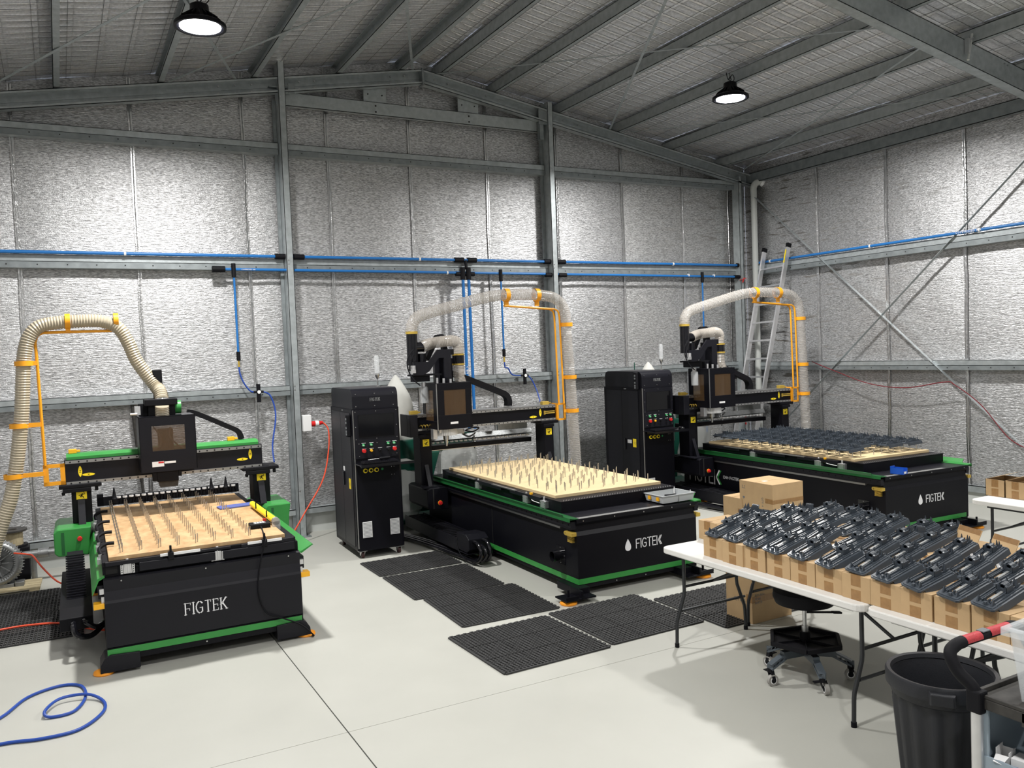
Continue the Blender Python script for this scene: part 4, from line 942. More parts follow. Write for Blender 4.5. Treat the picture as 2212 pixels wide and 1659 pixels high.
# ================= CONTROL CABINETS =================
def cabinet(label,loc,rz,variant):
    W,D=.555,.95; z0=.09
    t=thing('control_cabinet',label,'cabinet',loc,rz,'tall black control cabinets')
    obj('cabinet_body',MB().prism([(0,.03),(.03,0),(W-.03,0),(W,.03),(W,D),(0,D)],'z',z0,1.70),M['black'],t)
    hp=[(.02,1.70),(.02,1.84)]+[(.11-.09*math.cos(a),1.84+.09*math.sin(a)) for a in [PI/2*k/6 for k in range(7)]]+[(D-.10,1.93),(D-.04,1.91),(D-.02,1.86),(D-.02,1.70)]
    obj('rounded_hood',MB().prism([(y,z) for y,z in hp],'x',.01,W-.01),M['blackb'],t,smooth=True)
    mb,wd=strokes('FIGTEK',.034,.0035,.26,serif=True,wide=.72); o=obj('maker_lettering',mb,M['greyp' if 0 else 'rod'],t); o.location=(W*.5-wd*.5+.0,.019,1.785)
    fp=obj('front_panel',MB().box(.015,-.006,1.14,W-.03,0,1.69),M['blackb'],t)
    obj('screen',MB().box(.065,-.008,1.38,W-.075,-.006,1.635),M['screen'],fp)
    obj('screen_bezel',MB().box(.06,-.010,1.375,W-.07,-.007,1.379).box(.06,-.010,1.634,W-.07,-.007,1.638).box(.057,-.010,1.375,.061,-.007,1.638).box(W-.073,-.010,1.375,W-.069,-.007,1.638),M['blackm'],fp)
    sc=MB()
    for z in(1.73,1.87):
        for x in(.05,.27,.49): sc.cyl((x,.02,z),(x,.012,z),.0055,n=6)
    for z,xs_ in((1.67,(.03,.27,.51)),(1.5,(.03,.51)),(1.36,(.03,.27,.51)),(1.31,(.27,.06,.5)),(1.17,(.06,.5))):
        for x in xs_: sc.cyl((x,-.006,z),(x,-.011,z),.005,n=6)
    obj('screw',sc,M['steel'],t)
    bt=(( .11,1.29,'greenb',.014),(.20,1.29,'greenb',.014),(.40,1.29,'greenb',.014),(.47,1.29,'greenb',.014),(.115,1.225,'red',.021),(.20,1.225,'amber',.014),(.30,1.225,'blackg',.014),(.40,1.225,'blackg',.014),(.475,1.225,'red',.021))
    for x,z,m_,r in bt:
        k=obj('push_button',MB().lathe((x,-.006,z),[(0,-.022),(r,-.02),(r*1.0,-.008),(r*1.15,-.006),(r*1.15,0)],14,axis='y'),M[m_],fp,smooth=True)
        if m_ in('greenb',): obj('selector_bar',MB().box(x-.014,-.034,z-.003,x+.004,-.024,z+.003),M['white'],k)
        obj('button_caption',MB().box(x-.02,-.0075,z+.022,x+.028,-.006,z+.026),M['whitep'],k)
    # keyboard shelf
    sh=obj('keyboard_shelf',MB().box(.0,-.26,1.085,W+.06,.0,1.095).box(0,-.265,1.07,W+.06,-.25,1.10).box(.05,-.02,1.05,W,.0,1.085),M['blackg'],t)
    obj('lower_buttons',MB().box(0,0,0,.001,.001,.001),M['blackm'],t) if 0 else None
    for x in (.12,.185,.25):
        k=obj('yellow_socket',MB().lathe((x,-.0,1.0),[(.012,-.01),(.026,-.01),(.026,0)],18,axis='y'),M['sticker'],t,smooth=True)
        obj('socket_core',MB().lathe((x+.004,-.0,1.0),[(0,-.012),(.015,-.012),(.015,0)],14,axis='y'),M['blackm'],k,smooth=True)
    obj('key_switch',MB().lathe((.32,0,1.003),[(0,-.012),(.013,-.01),(.013,0)],12,axis='y').box(.305,-.02,.999,.32,-.01,1.007),M['greenb'],t,smooth=True)
    sc=MB()
    for x in(.43,.46):
        for z in(.93,1.02): sc.cyl((x,0,z),(x,-.004,z),.004,n=6)
    obj('screw',sc,M['steel'],t)
    for x0 in(.06,.385)[:(2 if variant==1 else 1)]:
        g=obj('vent_grille',MB().box(x0,-.006,.24,x0+.11,-.001,.42),M['white'],t)
        m=MB()
        for k in range(11): m.box(x0+.006,-.0075,.25+k*.0155,x0+.104,-.006,.2545+k*.0155)
        obj('vent_slot',m,M['greyp'],g)
    # side doors
    for s,x in((-1,0),(1,W)):
        d=obj('side_door',MB().box(x,.10,.13,x+s*.005,.88,1.655),M['blackb'],t)
        obj('door_gap',MB().box(x+s*.005,.50,.13,x+s*.006,.505,1.655),M['hole'],d)
    obj('door_handle',MB().box(-.02,.42,.80,-.005,.45,.96),M['blackg'],t,bev=.003)
    obj('top_vent',MB().box(-.003,.38,1.672,-.001,.44,1.677).box(-.003,.38,1.683,-.001,.44,1.688),M['steel'],t)
    obj('rating_plate',MB().box(-.007,.40 if variant==1 else .28,.97 if variant==1 else .90,-.005,.46 if variant==1 else .38,1.02 if variant==1 else .95),M['white'],t)
    yst=obj('yellow_label',MB().box(-.007,.17,.78 if variant==1 else .85,-.005,.24 if variant==1 else .25,.90 if variant==1 else .97),M['sticker'],t)
    lettering('N1' if variant==1 else 'N2',.055,M['brass'],yst,(-.008,.232,.82 if variant==1 else .89),(PI/2,0,-PI/2))
    # remote hanging
    hz=1.52 if variant==1 else 1.80; hy=.06 if variant==1 else .07
    r=obj('hanging_remote',MB().box(-.05,hy,hz-.13,-.005,hy+.07,hz+.12),M['blackm'],t,bev=.01)
    m=MB()
    for z in(hz+.06,hz+.02,hz-.04,hz-.08,hz-.11): m.box(-.058,hy+.015,z,-.05,hy+.035,z+.025)
    obj('remote_button',m,M['greyp'],r)
    obj('corner_trim',MB().cyl((.012,.012,.12),(.012,.012,1.69),.008,n=8),M['rail'],t,smooth=True)
    for x,y in((.06,.06),(W-.06,.06),(.06,D-.1),(W-.06,D-.1)):
        c=obj('caster',MB().cyl((x-.016,y,.035),(x+.016,y,.035),.035,n=16),M['wheelred'],t,smooth=True)
        obj('caster_fork',MB().box(x-.05,y-.04,.078,x+.05,y+.04,.09).prism([(y-.04,.08),(y+.03,.08),(y+.02,.03),(y-.01,.03)],'x',x-.024,x-.019).prism([(y-.04,.08),(y+.03,.08),(y+.02,.03),(y-.01,.03)],'x',x+.019,x+.024),M['steel'],c)
    return t
K2=cabinet('black control cabinet beside the middle machine, white vents and casters in full view',(2.86,9.06,0),math.radians(-2),1)
K3=cabinet('black control cabinet between the middle and far machines, its foot hidden',(7.14,9.36,0),math.radians(-1),2)
def keyboard(t0,label):
    k=thing('keyboard',label,'keyboard',on(t0,.05,-.20,1.10),t0.rotation_euler.z,'keyboards on the cabinet shelves')
    obj('base',MB().prism([(0,0),(0,.012),(.12,.022),(.12,0)],'x',0,.40),M['blackm'],k)
    m=MB()
    for j in range(5):
        for i in range(17): m.box(.01+i*.0225,.01+j*.021,.012+j*.0018,.029+i*.0225,.027+j*.021,.020+j*.0018)
    obj('keys',m,M['blackb'],k,kind='stuff')
    return k
keyboard(K2,'black keyboard on the shelf of the nearer control cabinet'); keyboard(K3,'black keyboard on the shelf of the farther control cabinet')
ms=tag(obj('mouse',MB().lathe((0,0,0),[(.035,0),(.036,.012),(.028,.026),(.012,.034),(0,.035)],16),M['blackg'],smooth=True),'black mouse on the right end of the farther cabinet shelf','mouse'); ms.location=on(K3,.54,-.16,1.097); ms.scale=(1,1.5,1)
sc=thing('screwdriver','black handled tool lying across the keyboard of the nearer cabinet','tool',on(K2,.10,-.20,1.146),math.radians(12))
obj('shaft',MB().cyl((0,0,0),(.14,0,.0),.005,n=8),M['steel'],sc,smooth=True)
obj('handle',MB().lathe((.14,0,0),[(0,0),(.012,.01),(.018,.03),(.014,.06),(.02,.10),(.014,.14),(0,.145)],12,axis='x'),M['blackm'],sc,smooth=True)
def beacon(t0,x,y,label):
    b=thing('signal_lamp',label,'lamp',on(t0,x,y,1.93),0,'clear signal lamps on the cabinets')
    obj('stem',MB().cyl((0,0,0),(0,0,.09),.008,n=10).cyl((0,0,0),(0,0,.01),.035,n=14).lathe((0,0,.09),[(.008,0),(.03,.05),(.03,.07)],14),M['steel'],b,smooth=True)
    obj('clear_tube',MB().lathe((0,0,.14),[(.03,0),(.032,.2),(.024,.23),(0,.235)],16),M['clearp'],b,smooth=True)
beacon(K2,.42,.35,'clear signal lamp standing on the nearer control cabinet'); beacon(K3,.50,.2,'clear signal lamp standing on the farther control cabinet')
# ================= RUBBER MATS =================
def matmesh(w,l,slot=False):
    mb=MB(); p=.0305 if not slot else .0305
    nx=int(round(w/p)); ny=int(round(l/(p if not slot else .061))); px=w/nx; py=l/ny; h=.011
    for i in range(nx):
        for j in range(ny):
            x0,y0=i*px,j*py
            third=(i%10 in(0,)) and 0
            off=(px/2 if j%2 else 0) if 0 else 0
            cx,cy=x0+px/2,y0+py/2; rx,ry=(px*.40,py*.40) if not slot else (px*.40,py*.42)
            n=8; vs=[]; 
            for k in range(n):
                a=2*PI*(k+.5)/n; sx_=math.cos(a);sy_=math.sin(a)
                q=max(abs(sx_),abs(sy_)); vs.append((cx+sx_/q*px/2,cy+sy_/q*py/2,h))
            for k in range(n):
                a=2*PI*(k+.5)/n; vs.append((cx+math.cos(a)*rx,cy+math.sin(a)*ry,h))
            for k in range(n):
                a=2*PI*(k+.5)/n; vs.append((cx+math.cos(a)*rx,cy+math.sin(a)*ry,0.0015))
            fs=[]
            for k in range(n):
                k2=(k+1)%n; fs+=[(k,k2,n+k2,n+k),(n+k,n+k2,2*n+k2,2*n+k)]
            # corner gaps
            mb.add(vs,fs)
            for sx_,sy_ in((1,1),(-1,1),(-1,-1),(1,-1)):
                cxx,cyy=cx+sx_*px/2,cy+sy_*py/2; a=px/2*(1-math.tan(PI/8)); bq=py/2*(1-math.tan(PI/8))
                mb.add([(cxx,cyy,h),(cxx-sx_*a,cyy,h),(cxx,cyy-sy_*bq,h)],[(0,1,2)])
    # thirds seams as raised ridges, side rims
    for k in(1,2): mb.box(w*k/3-.004,0,h,w*k/3+.004,l,h+.003); 
    for k in range(1,3): mb.box(0,l*k/3-.004,h,w,l*k/3+.004,h+.003)
    mb.box(-.012,0,0,0,l,h+.001); mb.box(0,-.012,0,w,0,h+.001); mb.box(0,l,0,w,l+.004,h); mb.box(w,0,0,w+.004,l,h)
    k=0
    while k*.061<l-.03: mb.box(w,k*.061+.01,0,w+.022,k*.061+.04,h*.8); k+=1
    k=0
    while k*.061<w-.03: mb.box(k*.061+.01,l,0,k*.061+.04,l+.022,h*.8); k+=1
    return mb.mesh('rubber_mat')
mm=matmesh(.915,.915); mm.materials.append(M['rubber']); ms_=matmesh(.915,.64); ms_.materials.append(M['rubber']); ml=matmesh(.915,.915,True); ml.materials.append(M['rubber'])
def rmat(me,x,y,rz,label):
    o=bpy.data.objects.new('rubber_mat',me); COL.objects.link(o); o.location=(x,y,.001); o.rotation_euler=(0,0,math.radians(rz)); tag(o,label,'mat','black rubber mats with drainage holes'); return o
rmat(ms_,2.82,8.22,0,'black perforated rubber mat right in front of the nearer control cabinet')
rmat(mm,2.81,7.235,-1,'black perforated rubber mat second in the row from the nearer control cabinet')
rmat(mm,2.85,6.275,-2,'black perforated rubber mat third in the row from the nearer control cabinet')
rmat(mm,2.665,5.18,1.5,'black perforated rubber mat nearest to the viewer, in front of the middle machine')
rmat(mm,3.635,5.235,1,'black perforated rubber mat in front of the lettering end of the middle machine')
rmat(mm,4.60,5.03,0,'black perforated rubber mat half under the white table and large carton')
rmat(ml,-.87,8.05,-2,'slotted black rubber mat at the left edge, nearer of the two')
rmat(ml,-1.06,8.96,-2,'slotted black rubber mat at the left edge beside the blower')
# ================= FOLDING TABLES =================
def ftable(x,y,w,l,rz,label,inset=.16,z=.74,inset0=.16):
    t=thing('folding_table',label,'table',(x,y,0),rz,'white folding tables')
    r=.06; pts=[]
    for cx,cy,a0 in((w-r,r,-90),(w-r,l-r,0),(r,l-r,90),(r,r,180)):
        for k in range(5): a=math.radians(a0+k*22.5); pts.append((cx+r*math.cos(a),cy+r*math.sin(a)))
    obj('tabletop',MB().prism(pts,'z',z-.045,z),M['tablew'],t,bev=.008)
    fr=MB()
    for xx in(.09,w-.09): fr.bar((xx,.12,z-.06),(xx,l-.12,z-.06),.025,.03)
    obj('frame_rail',fr,M['tube'],t)
    for yy,s in((inset0,1),(l-inset,-1)):
        for xx,q in((.05,1),(w-.10,-1)):
            lg=obj('leg',MB().tube([(xx+q*.04,yy,z-.05),(xx+q*.04,yy,.42),(xx+q*.035,yy,.38),(xx-q*.035,yy,.20),(xx-q*.04,yy,.16),(xx-q*.045,yy,.02)],.0135,10),M['tube'],t,smooth=True)
            obj('leg_tip',MB().cyl((xx-q*.045,yy,0),(xx-q*.045,yy,.03),.017,n=12),M['blackm'],lg,smooth=True)
        obj('cross_bar',MB().cyl((.06,yy,.27),(w-.06,yy,.27),.011,n=8),M['tube'],t,smooth=True)
        obj('folding_stay',MB().tube([(w*.5,yy+s*.48,z-.06),(w*.5,yy+s*.26,.58),(w*.5,yy,.45)],.011,8).cyl((.1,yy,.45),(w-.1,yy,.45),.011,n=8).tube([(w*.5-.06,yy+s*.5,z-.07),(w*.5+.06,yy+s*.5,z-.07)],.01,8),M['tube'],t,smooth=True)
    return t
# near row runs along y
ftable(4.0,3.25,.76,1.83,math.radians(0),'white folding table at the left end of the near row, cartons along its edge',inset0=.07)
ftable(4.0,1.40,.76,1.83,0,'white folding table nearest to the bin, joined end to end with the next',inset=.38)
ftable(4.775,3.30,.76,1.83,math.radians(0),'white folding table in the back of the near row, mostly under mouldings')
ftable(4.775,1.45,.76,1.83,0,'white folding table in the back of the near row at the right edge')
ftable(7.42,2.96,.76,1.83,0,'white folding table at the right edge by the far wall')
# ================= CARTONS =================
def carton(name,w,d,h,tape=True,side='x'):
    """closed carton, front face at -x side when side=='x'"""
    t=bpy.data.objects.new(name,None); COL.objects.link(t)
    obj('carton_body',MB().box(0,0,0,d,w,h),M['card'],t,bev=.002)
    obj('lid_seam',MB().box(.002,w/2-.001,h,d-.002,w/2+.001,h+.0005),M['tapeb'],t)
    if tape:
        obj('tape',MB().box(-.0008,w*.33,h*.56,0,w*.67,h+.0).box(-.0008,w*.33,h,d*.0+.03,w*.67,h+.0008),M['tapeb'],t)
        obj('tape',MB().box(-.0008,w*.33,.0,0,w*.67,h*.42),M['tapeb'],t)
    return t
ordn=['first','second','third','fourth','fifth','sixth','seventh','eighth','ninth','tenth','eleventh','twelfth','thirteenth','fourteenth']
base=carton('carton',.200,.315,.150)
def place_carton(proto,loc,rz,label,group,first):
    c=proto if first else copy_tree(proto)
    c.location=loc; c.rotation_euler=(0,0,rz); tag(c,label,'box',group); return c
ys=[4.685,4.473,4.276,4.062,3.856,3.65,3.444,3.243,3.056,2.843,2.637,2.43]
for i,y in enumerate(ys):
    place_carton(base,(4.077+random.uniform(-.008,.008),y-.204,.74),random.uniform(-.01,.01),'small brown carton in the front row on the white tables, %s from the left end'%ordn[i],'small cartons on the near tables',i==0)
for i in range(14):
    y=5.12-.206*i
    place_carton(base,(4.425+random.uniform(-.01,.01),y-.204,.74),random.uniform(-.01,.01),'small brown carton in the second row on the white tables, %s from the left end'%ordn[i],'small cartons on the near tables',False)
for rr,xx in(('third',4.765),('fourth',5.10)):
    for i in range(13):
        y=4.95-.206*i
        place_carton(base,(xx+random.uniform(-.01,.01),y-.204,.74),random.uniform(-.01,.01),'small brown carton in the %s row on the white tables, %s from the left end'%(rr,ordn[i]),'small cartons on the near tables',False)
# open cartons with raised flaps
def open_carton(label,loc,w=.2,d=.315,h=.15,ang=60,cat=True):
    t=thing('open_carton',label,'box',loc,0,'open cartons')
    m=MB().box(0,0,0,d,w,.004).box(0,0,0,.004,w,h).box(d-.004,0,0,d,w,h).box(0,0,0,d,.004,h).box(0,w-.004,0,d,w,h)
    obj('carton_body',m,M['card'],t)
    a=math.radians(ang)
    f=MB().add([(d,0,h),(d,w,h),(d+.12*math.cos(a),w+.01,h+.12*math.sin(a)),(d+.12*math.cos(a),-.01,h+.12*math.sin(a)),(d+.004,0,h),(d+.004,w,h),(d+.004+.12*math.cos(a),w+.01,h+.12*math.sin(a)),(d+.004+.12*math.cos(a),-.01,h+.12*math.sin(a))],[(0,3,2,1),(4,5,6,7),(0,1,5,4),(1,2,6,5),(2,3,7,6),(3,0,4,7)])
    obj('flap',f,M['cardin'],t)
    f2=MB().bar((0,0,h),(d,0,h),.004,.004)
    f2.add([(0,0,h),(d,0,h),(d,-.09,h+.02),(0,-.09,h+.02)],[(0,1,2,3)])
    obj('flap',f2,M['cardin'],t)
    return t
fl1=tag(obj('cardboard_flap',MB().box(0,0,0,.004,.22,.11),M['cardin']),'torn cardboard flap standing among the mouldings, left one','cardboard'); fl1.location=(5.22,3.33,.895); fl1.rotation_euler=(0,.45,-.35)
fl2=tag(obj('cardboard_flap',MB().box(0,0,0,.004,.22,.11),M['cardin']),'torn cardboard flap standing among the mouldings, right one','cardboard'); fl2.location=(5.14,3.04,.895); fl2.rotation_euler=(0,.45,-.35)
for f in(fl1,fl2): obj('tape',MB().box(-.001,.005,.075,0,.215,.11),M['tapeb'],f)
# cartons on the far right table
for i in range(4):
    y=4.81-.19*i
    c=thing('open_carton','open brown carton on the far right table, %s from the left'%ordn[i],'box',(7.70,y-.185,.74),0,'open cartons on the far right table')
    m=MB().box(0,0,0,.30,.183,.004).box(0,0,0,.004,.183,.16).box(.296,0,0,.30,.183,.16).box(0,0,0,.30,.004,.16).box(0,.179,0,.30,.183,.16)
    obj('carton_body',m,M['card'],c)
    obj('tape',MB().box(-.001,.06,.09,0,.125,.16),M['tapeb'],c); obj('tape',MB().box(-.001,.06,0,0,.125,.075),M['tapeb'],c)
    obj('flap',MB().add([(.01,-.002,.16),(.30,-.002,.16),(.31,-.12,.215),(.08,-.11,.20)],[(0,1,2,3)]),M['cardin'],c)
    if i==0: obj('flap',MB().add([(0,.18,.16),(.30,.18,.16),(.32,.04,.21),(.12,.05,.20)],[(0,1,2,3)]),M['cardin'],c)
    obj('contents',MB().box(.03,.02,.06,.27,.16,.12),M['blackm'],c)
# big cartons
def bigcarton(label,x,y,z,w,d,h,marks=True,rz=0):
    t=thing('large_carton',label,'box',(x,y,z),rz,'large cartons')
    obj('carton_body',MB().box(0,0,0,w,d,h),M['card'],t,bev=.003)
    obj('tape',MB().box(-.001,.0,h*.40,w*.0,d*.22,h*.55).box(-.001,-.001,h*.40,w,-.0,h*.52),M['tapeb'],t)
    obj('lid_seam',MB().box(0,d/2-.001,h,w,d/2+.001,h+.001),M['tapeb'],t)
    return t
b1=bigcarton('large brown carton with QTY print standing on top, behind the table of mouldings',6.62,6.47,.40,.45,.50,.35,rz=math.radians(-1))
lettering('QTY: 6',.035,M['greyp'],b1,(-.0015,.16,.20),(PI/2,PI/2,-PI/2))
mk=MB()
for z in(.27,):
    for y in(.42,.45): mk.box(-.0015,y-.002,z,-.001,y+.002,z+.03).box(-.0015,y-.007,z+.022,-.001,y+.007,z+.025)
mk.box(-.0015,.41,z-.006,-.001,.46,z-.003); mk.box(-.0015,.42,.155,-.001,.45,.175); mk.box(-.0015,.433,.14,-.001,.437,.155); mk.box(-.0015,.42,.06,-.001,.45,.063); mk.box(-.0015,.433,.04,-.001,.437,.07)
obj('handling_mark',mk,M['greyp'],b1)
obj('white_label',MB().box(.1,.22,.35,.16,.27,.351),M['white'],b1)
b2=bigcarton('large brown carton at the bottom of the stack behind the table of mouldings',6.62,6.46,0,.46,.52,.40,rz=math.radians(-1))
b3=bigcarton('lower brown carton left of the stack behind the table of mouldings',6.62,6.93,0.28,.40,.30,.26)
b4=bigcarton('brown carton on the floor left of the stack, under the other',6.62,6.93,0,.42,.32,.28)
b5=bigcarton('large brown carton with QTY print on the floor under the white table',4.83,4.97,0,.44,.30,.43)
lettering('QTY: 6',.045,M['greyp'],b5,(-.0015,.21,.16),(PI/2,0,-PI/2))
lettering('MADE IN\nREV:\nC/NO:',.03,M['greyp'],b5,(.22,-.0015,.24),(PI/2,0,0)); lettering('P/O NO:\nN.W:\nDATE:',.03,M['greyp'],b5,(.03,-.0015,.22),(PI/2,0,0))
# ================= MOULDINGS =================
def shell_mesh():
    """open tray: long slot between two folded sides, x is the long axis"""
    L=.34; mb=MB()
    prof=[(-.085,-.035),(-.074,.0),(-.030,.008),(-.030,.016),(-.024,.016),(-.024,.004)]
    def side(sg,x0,x1):
        pts=[(sg*y,z) for y,z in[(-.088,-.03),(-.076,.004),(-.030,.010),(-.030,.020),(-.024,.020),(-.024,.004),(-.072,-.002),(-.083,-.032)]]
        mb.prism(pts,'x',x0,x1)
    side(1,.05,.34); side(-1,.05,.34)
    # ribs along the folded sides
    for sg in(-1,1):
        for yy in(.045,.062): mb.box(.06,sg*yy-.002,.004,.33,sg*yy+.002,.0125)
    # nose plate
    mb.prism([(-.0,-.062),(.012,-.076),(.085,-.080),(.085,.080),(.012,.076),(-.0,.062)],'z',-.004,.006)
    mb.prism([(.01,-.05),(.016,-.064),(.06,-.066),(.06,.066),(.016,.064),(.01,.05)],'z',.006,.010)
    # cross bridges
    mb.box(.175,-.04,.0,.20,.04,.012); mb.box(.315,-.07,-.02,.34,.07,.008)
    # saddle tower
    mb.prism([(-.034,.01),(-.034,.048),(-.024,.052),(-.012,.03),(.012,.03),(.024,.052),(.034,.048),(.034,.01)],'x',.20,.215)
    mb.prism([(-.034,.01),(-.034,.040),(.034,.040),(.034,.01)],'x',.245,.255)
    mb.box(.20,-.036,.008,.26,-.030,.045); mb.box(.20,.030,.008,.26,.036,.045)
    return mb
def tooth(mb,x,y,h,dx=.02,w=.006): mb.add([(x-dx,y-w,0.006),(x+dx,y-w,.006),(x+dx*.2,y-w*.4,h),(x-dx,y+w,.006),(x+dx,y+w,.006),(x+dx*.2,y+w*.4,h)],[(0,1,2),(3,5,4),(0,2,5,3),(1,4,5,2),(0,3,4,1)])
def moulding():
    t=bpy.data.objects.new('plastic_moulding',None); COL.objects.link(t)
    obj('shell',shell_mesh(),M['part'],t)
    m=MB(); 
    for y in(-.045,.045): tooth(m,.045,y,.04)
    for y in(-.03,.03): tooth(m,.30,y,.058,.014)
    tooth(m,.325,0,.05,.012)
    obj('locating_horns',m,M['part'],t)
    obj('slide_rod',MB().box(.09,-.011,.008,.20,.005,.016),M['rod'],t)
    m=MB()
    for k in range(5): m.lathe((.218+k*.009,.0,.028),[(.022,-.0028),(.026,-.0028),(.026,.0028),(.022,.0028)],12,axis='x')
    m.lathe((.218,.0,.028),[(.021,-.004),(.021,.045)],12,axis='x')
    obj('ribbed_sleeve',m,M['part'],t,smooth=False)
    obj('inner_clip',MB().box(.02,-.02,.006,.035,-.004,.028).box(.055,-.018,.006,.07,-.01,.03).box(.055,.01,.006,.07,.018,.03),M['part'],t)
    return t
proto=moulding(); used=False
rows=[('front',4.06,4.665,.2055,11,-.25),('second',4.43,4.88,.206,13,-.24),('third',4.79,4.78,.206,11,-.23),('back',5.13,4.68,.206,9,-.21)]
for rn,x,y0,p,n,tilt in rows:
    for i in range(n):
        if rn=='back' and i in(6,7): continue
        c=proto if not used else copy_tree(proto); used=True
        y=y0-p*i-.06+random.uniform(-.015,.015)
        dx=random.uniform(-.02,.02)
        c.location=(x+dx,y,.902); c.rotation_euler=(random.uniform(-.05,.05)+.10,tilt+random.uniform(-.03,.03),math.radians(-2)+random.uniform(-.11,.11))
        c.scale=(.82,.86,1)
        tag(c,'dark grey plastic moulding lying on the %s row of cartons, %s from the left end'%(rn,ordn[i]),'moulding','dark grey mouldings on the near cartons')
for k,(x,y,rz,rx,lb) in enumerate(((4.98,4.80,2.2,0.2,'dark grey moulding turned on its side at the left back corner of the cartons'),(5.38,4.62,2.6,.3,'dark grey moulding turned crosswise on the back row below the large carton'),(5.32,3.60,2.6,.2,'dark grey moulding turned to face the machine at the back of the cartons'))):
    c=copy_tree(proto); c.scale=(.82,.86,1); c.location=(x,y,.905); c.rotation_euler=(rx*.3,-.12,rz); tag(c,lb,'moulding','dark grey mouldings on the near cartons')
for k,(x,y) in enumerate(((4.62,2.80),(4.72,3.02))):
    c=tag(obj('white_clip',MB().prism([(.03*math.cos(a),.03*math.sin(a)) for a in [PI*(1+k2/8) for k2 in range(9)]]+[(.02*math.cos(a),.006+.02*math.sin(a)) for a in [PI*(2-k2/8) for k2 in range(9)]],'x',0,.012),M['white'],bev=.001),'white U-shaped clip standing on a moulding at the right, %s one'%('nearer','farther')[k],'clip'); c.location=(x,y,.975)
# mouldings standing on the pins of the far machine: one mesh each
def far_mould():
    m=shell_mesh()
    for y in(-.045,.045): tooth(m,.045,y,.04)
    for y in(-.03,.03): tooth(m,.30,y,.058,.014)
    m.box(.09,-.011,.008,.20,.005,.016)
    me=m.mesh('plastic_moulding'); me.materials.append(M['part']); return me
fm=far_mould()
cols=['left','second','third','right']
for r in range(13):
    for c in range(4):
        if (r==0 and c in(1,)): continue
        o=bpy.data.objects.new('plastic_moulding',fm); COL.objects.link(o)
        o.scale=(.86,.86,1); o.location=on(R3,.05+.34*c,.65+.19*r,.955); o.rotation_euler=(random.uniform(-.03,.03),-.05,R3.rotation_euler.z+random.uniform(-.03,.03))
        tag(o,'dark grey moulding raised on pins of the far machine, %s column, %s row from its lettered end'%(cols[c],ordn[r]),'moulding','dark grey mouldings on the far machine')
# ================= SMALL TRAYS =================
def tray(label,loc,rz,w,d,h,m,name='tray'):
    t=thing(name,label,'tray',loc,rz)
    f=.012
    mb=MB()
    mb.add([(f,f,0),(w-f,f,0),(w-f,d-f,0),(f,d-f,0),(0,0,h),(w,0,h),(w,d,h),(0,d,h),
            (f+.004,f+.004,.004),(w-f-.004,f+.004,.004),(w-f-.004,d-f-.004,.004),(f+.004,d-f-.004,.004),(.006,.006,h),(w-.006,.006,h),(w-.006,d-.006,h),(.006,d-.006,h)],
      [(0,3,2,1),(0,1,5,4),(1,2,6,5),(2,3,7,6),(3,0,4,7),(8,9,10,11),(8,12,13,9),(9,13,14,10),(10,14,15,11),(11,15,12,8),(4,5,13,12),(5,6,14,13),(6,7,15,14),(7,4,12,15)])
    obj('tray_body',mb,M[m],t)
    obj('rim',MB().box(-.008,-.008,h-.006,w+.008,0,h).box(-.008,d,h-.006,w+.008,d+.008,h).box(-.008,0,h-.006,0,d,h).box(w,0,h-.006,w+.008,d,h),M[m],t)
    return t
tb=tray('pale grey organiser tray with yellow latches on the corner of the middle machine',on(R2,1.02,.03,.735),math.radians(0),.40,.29,.075,'traygrey')
obj('yellow_latch',MB().box(-.006,.06,.02,.006,.10,.055).box(-.006,.19,.02,.006,.23,.055),M['amber'],tb)
obj('divider',MB().box(.2,-.001,.0,.206,.012,.07),M['rod'],tb)
tag(obj('cutter_knife',MB().box(0,0,0,.15,.02,.014).box(.15,.004,.003,.2,.016,.01),M['sticker'],bev=.003),'yellow and black cutter knife lying in the pale organiser tray','tool').location=on(R2,1.08,.11,.775)
tag(obj('pliers',MB().tube(smoothpath([(0,0,0),(.06,.015,0),(.12,.0,0)],4),.008,6).tube(smoothpath([(0,.03,0),(.06,.012,0),(.12,.02,0)],4),.008,6),M['blackm'],smooth=True),'black pliers lying in the pale organiser tray','tool').location=on(R2,1.20,.20,.775)
for i,(x,y) in enumerate(((.36,.27),(.30,.2),(.37,.03))):
    o=tag(obj('small_peg',MB().cyl((0,0,0),(0,0,.09),.006,.004,n=8),M['white']),'small white peg standing in the pale organiser tray, %s'%('back one','middle one','front one')[i],'peg','pegs'); o.location=on(R2,1.02+x,.03+y,.742)
bbn=thing('parts_bin','small blue plastic parts bin on the far machine beside its board','bin',on(R3,.20,.10,.728),math.radians(-80))
obj('bin_body',MB().box(0,0,0,.15,.10,.004).box(0,0,0,.15,.003,.07).box(0,.097,0,.15,.10,.07).box(0,0,0,.003,.10,.085).box(.147,0,0,.15,.10,.04),M['bluebin'],bbn)
obj('bin_label',MB().box(.151,.02,.008,.152,.07,.032),M['white'],bbn)
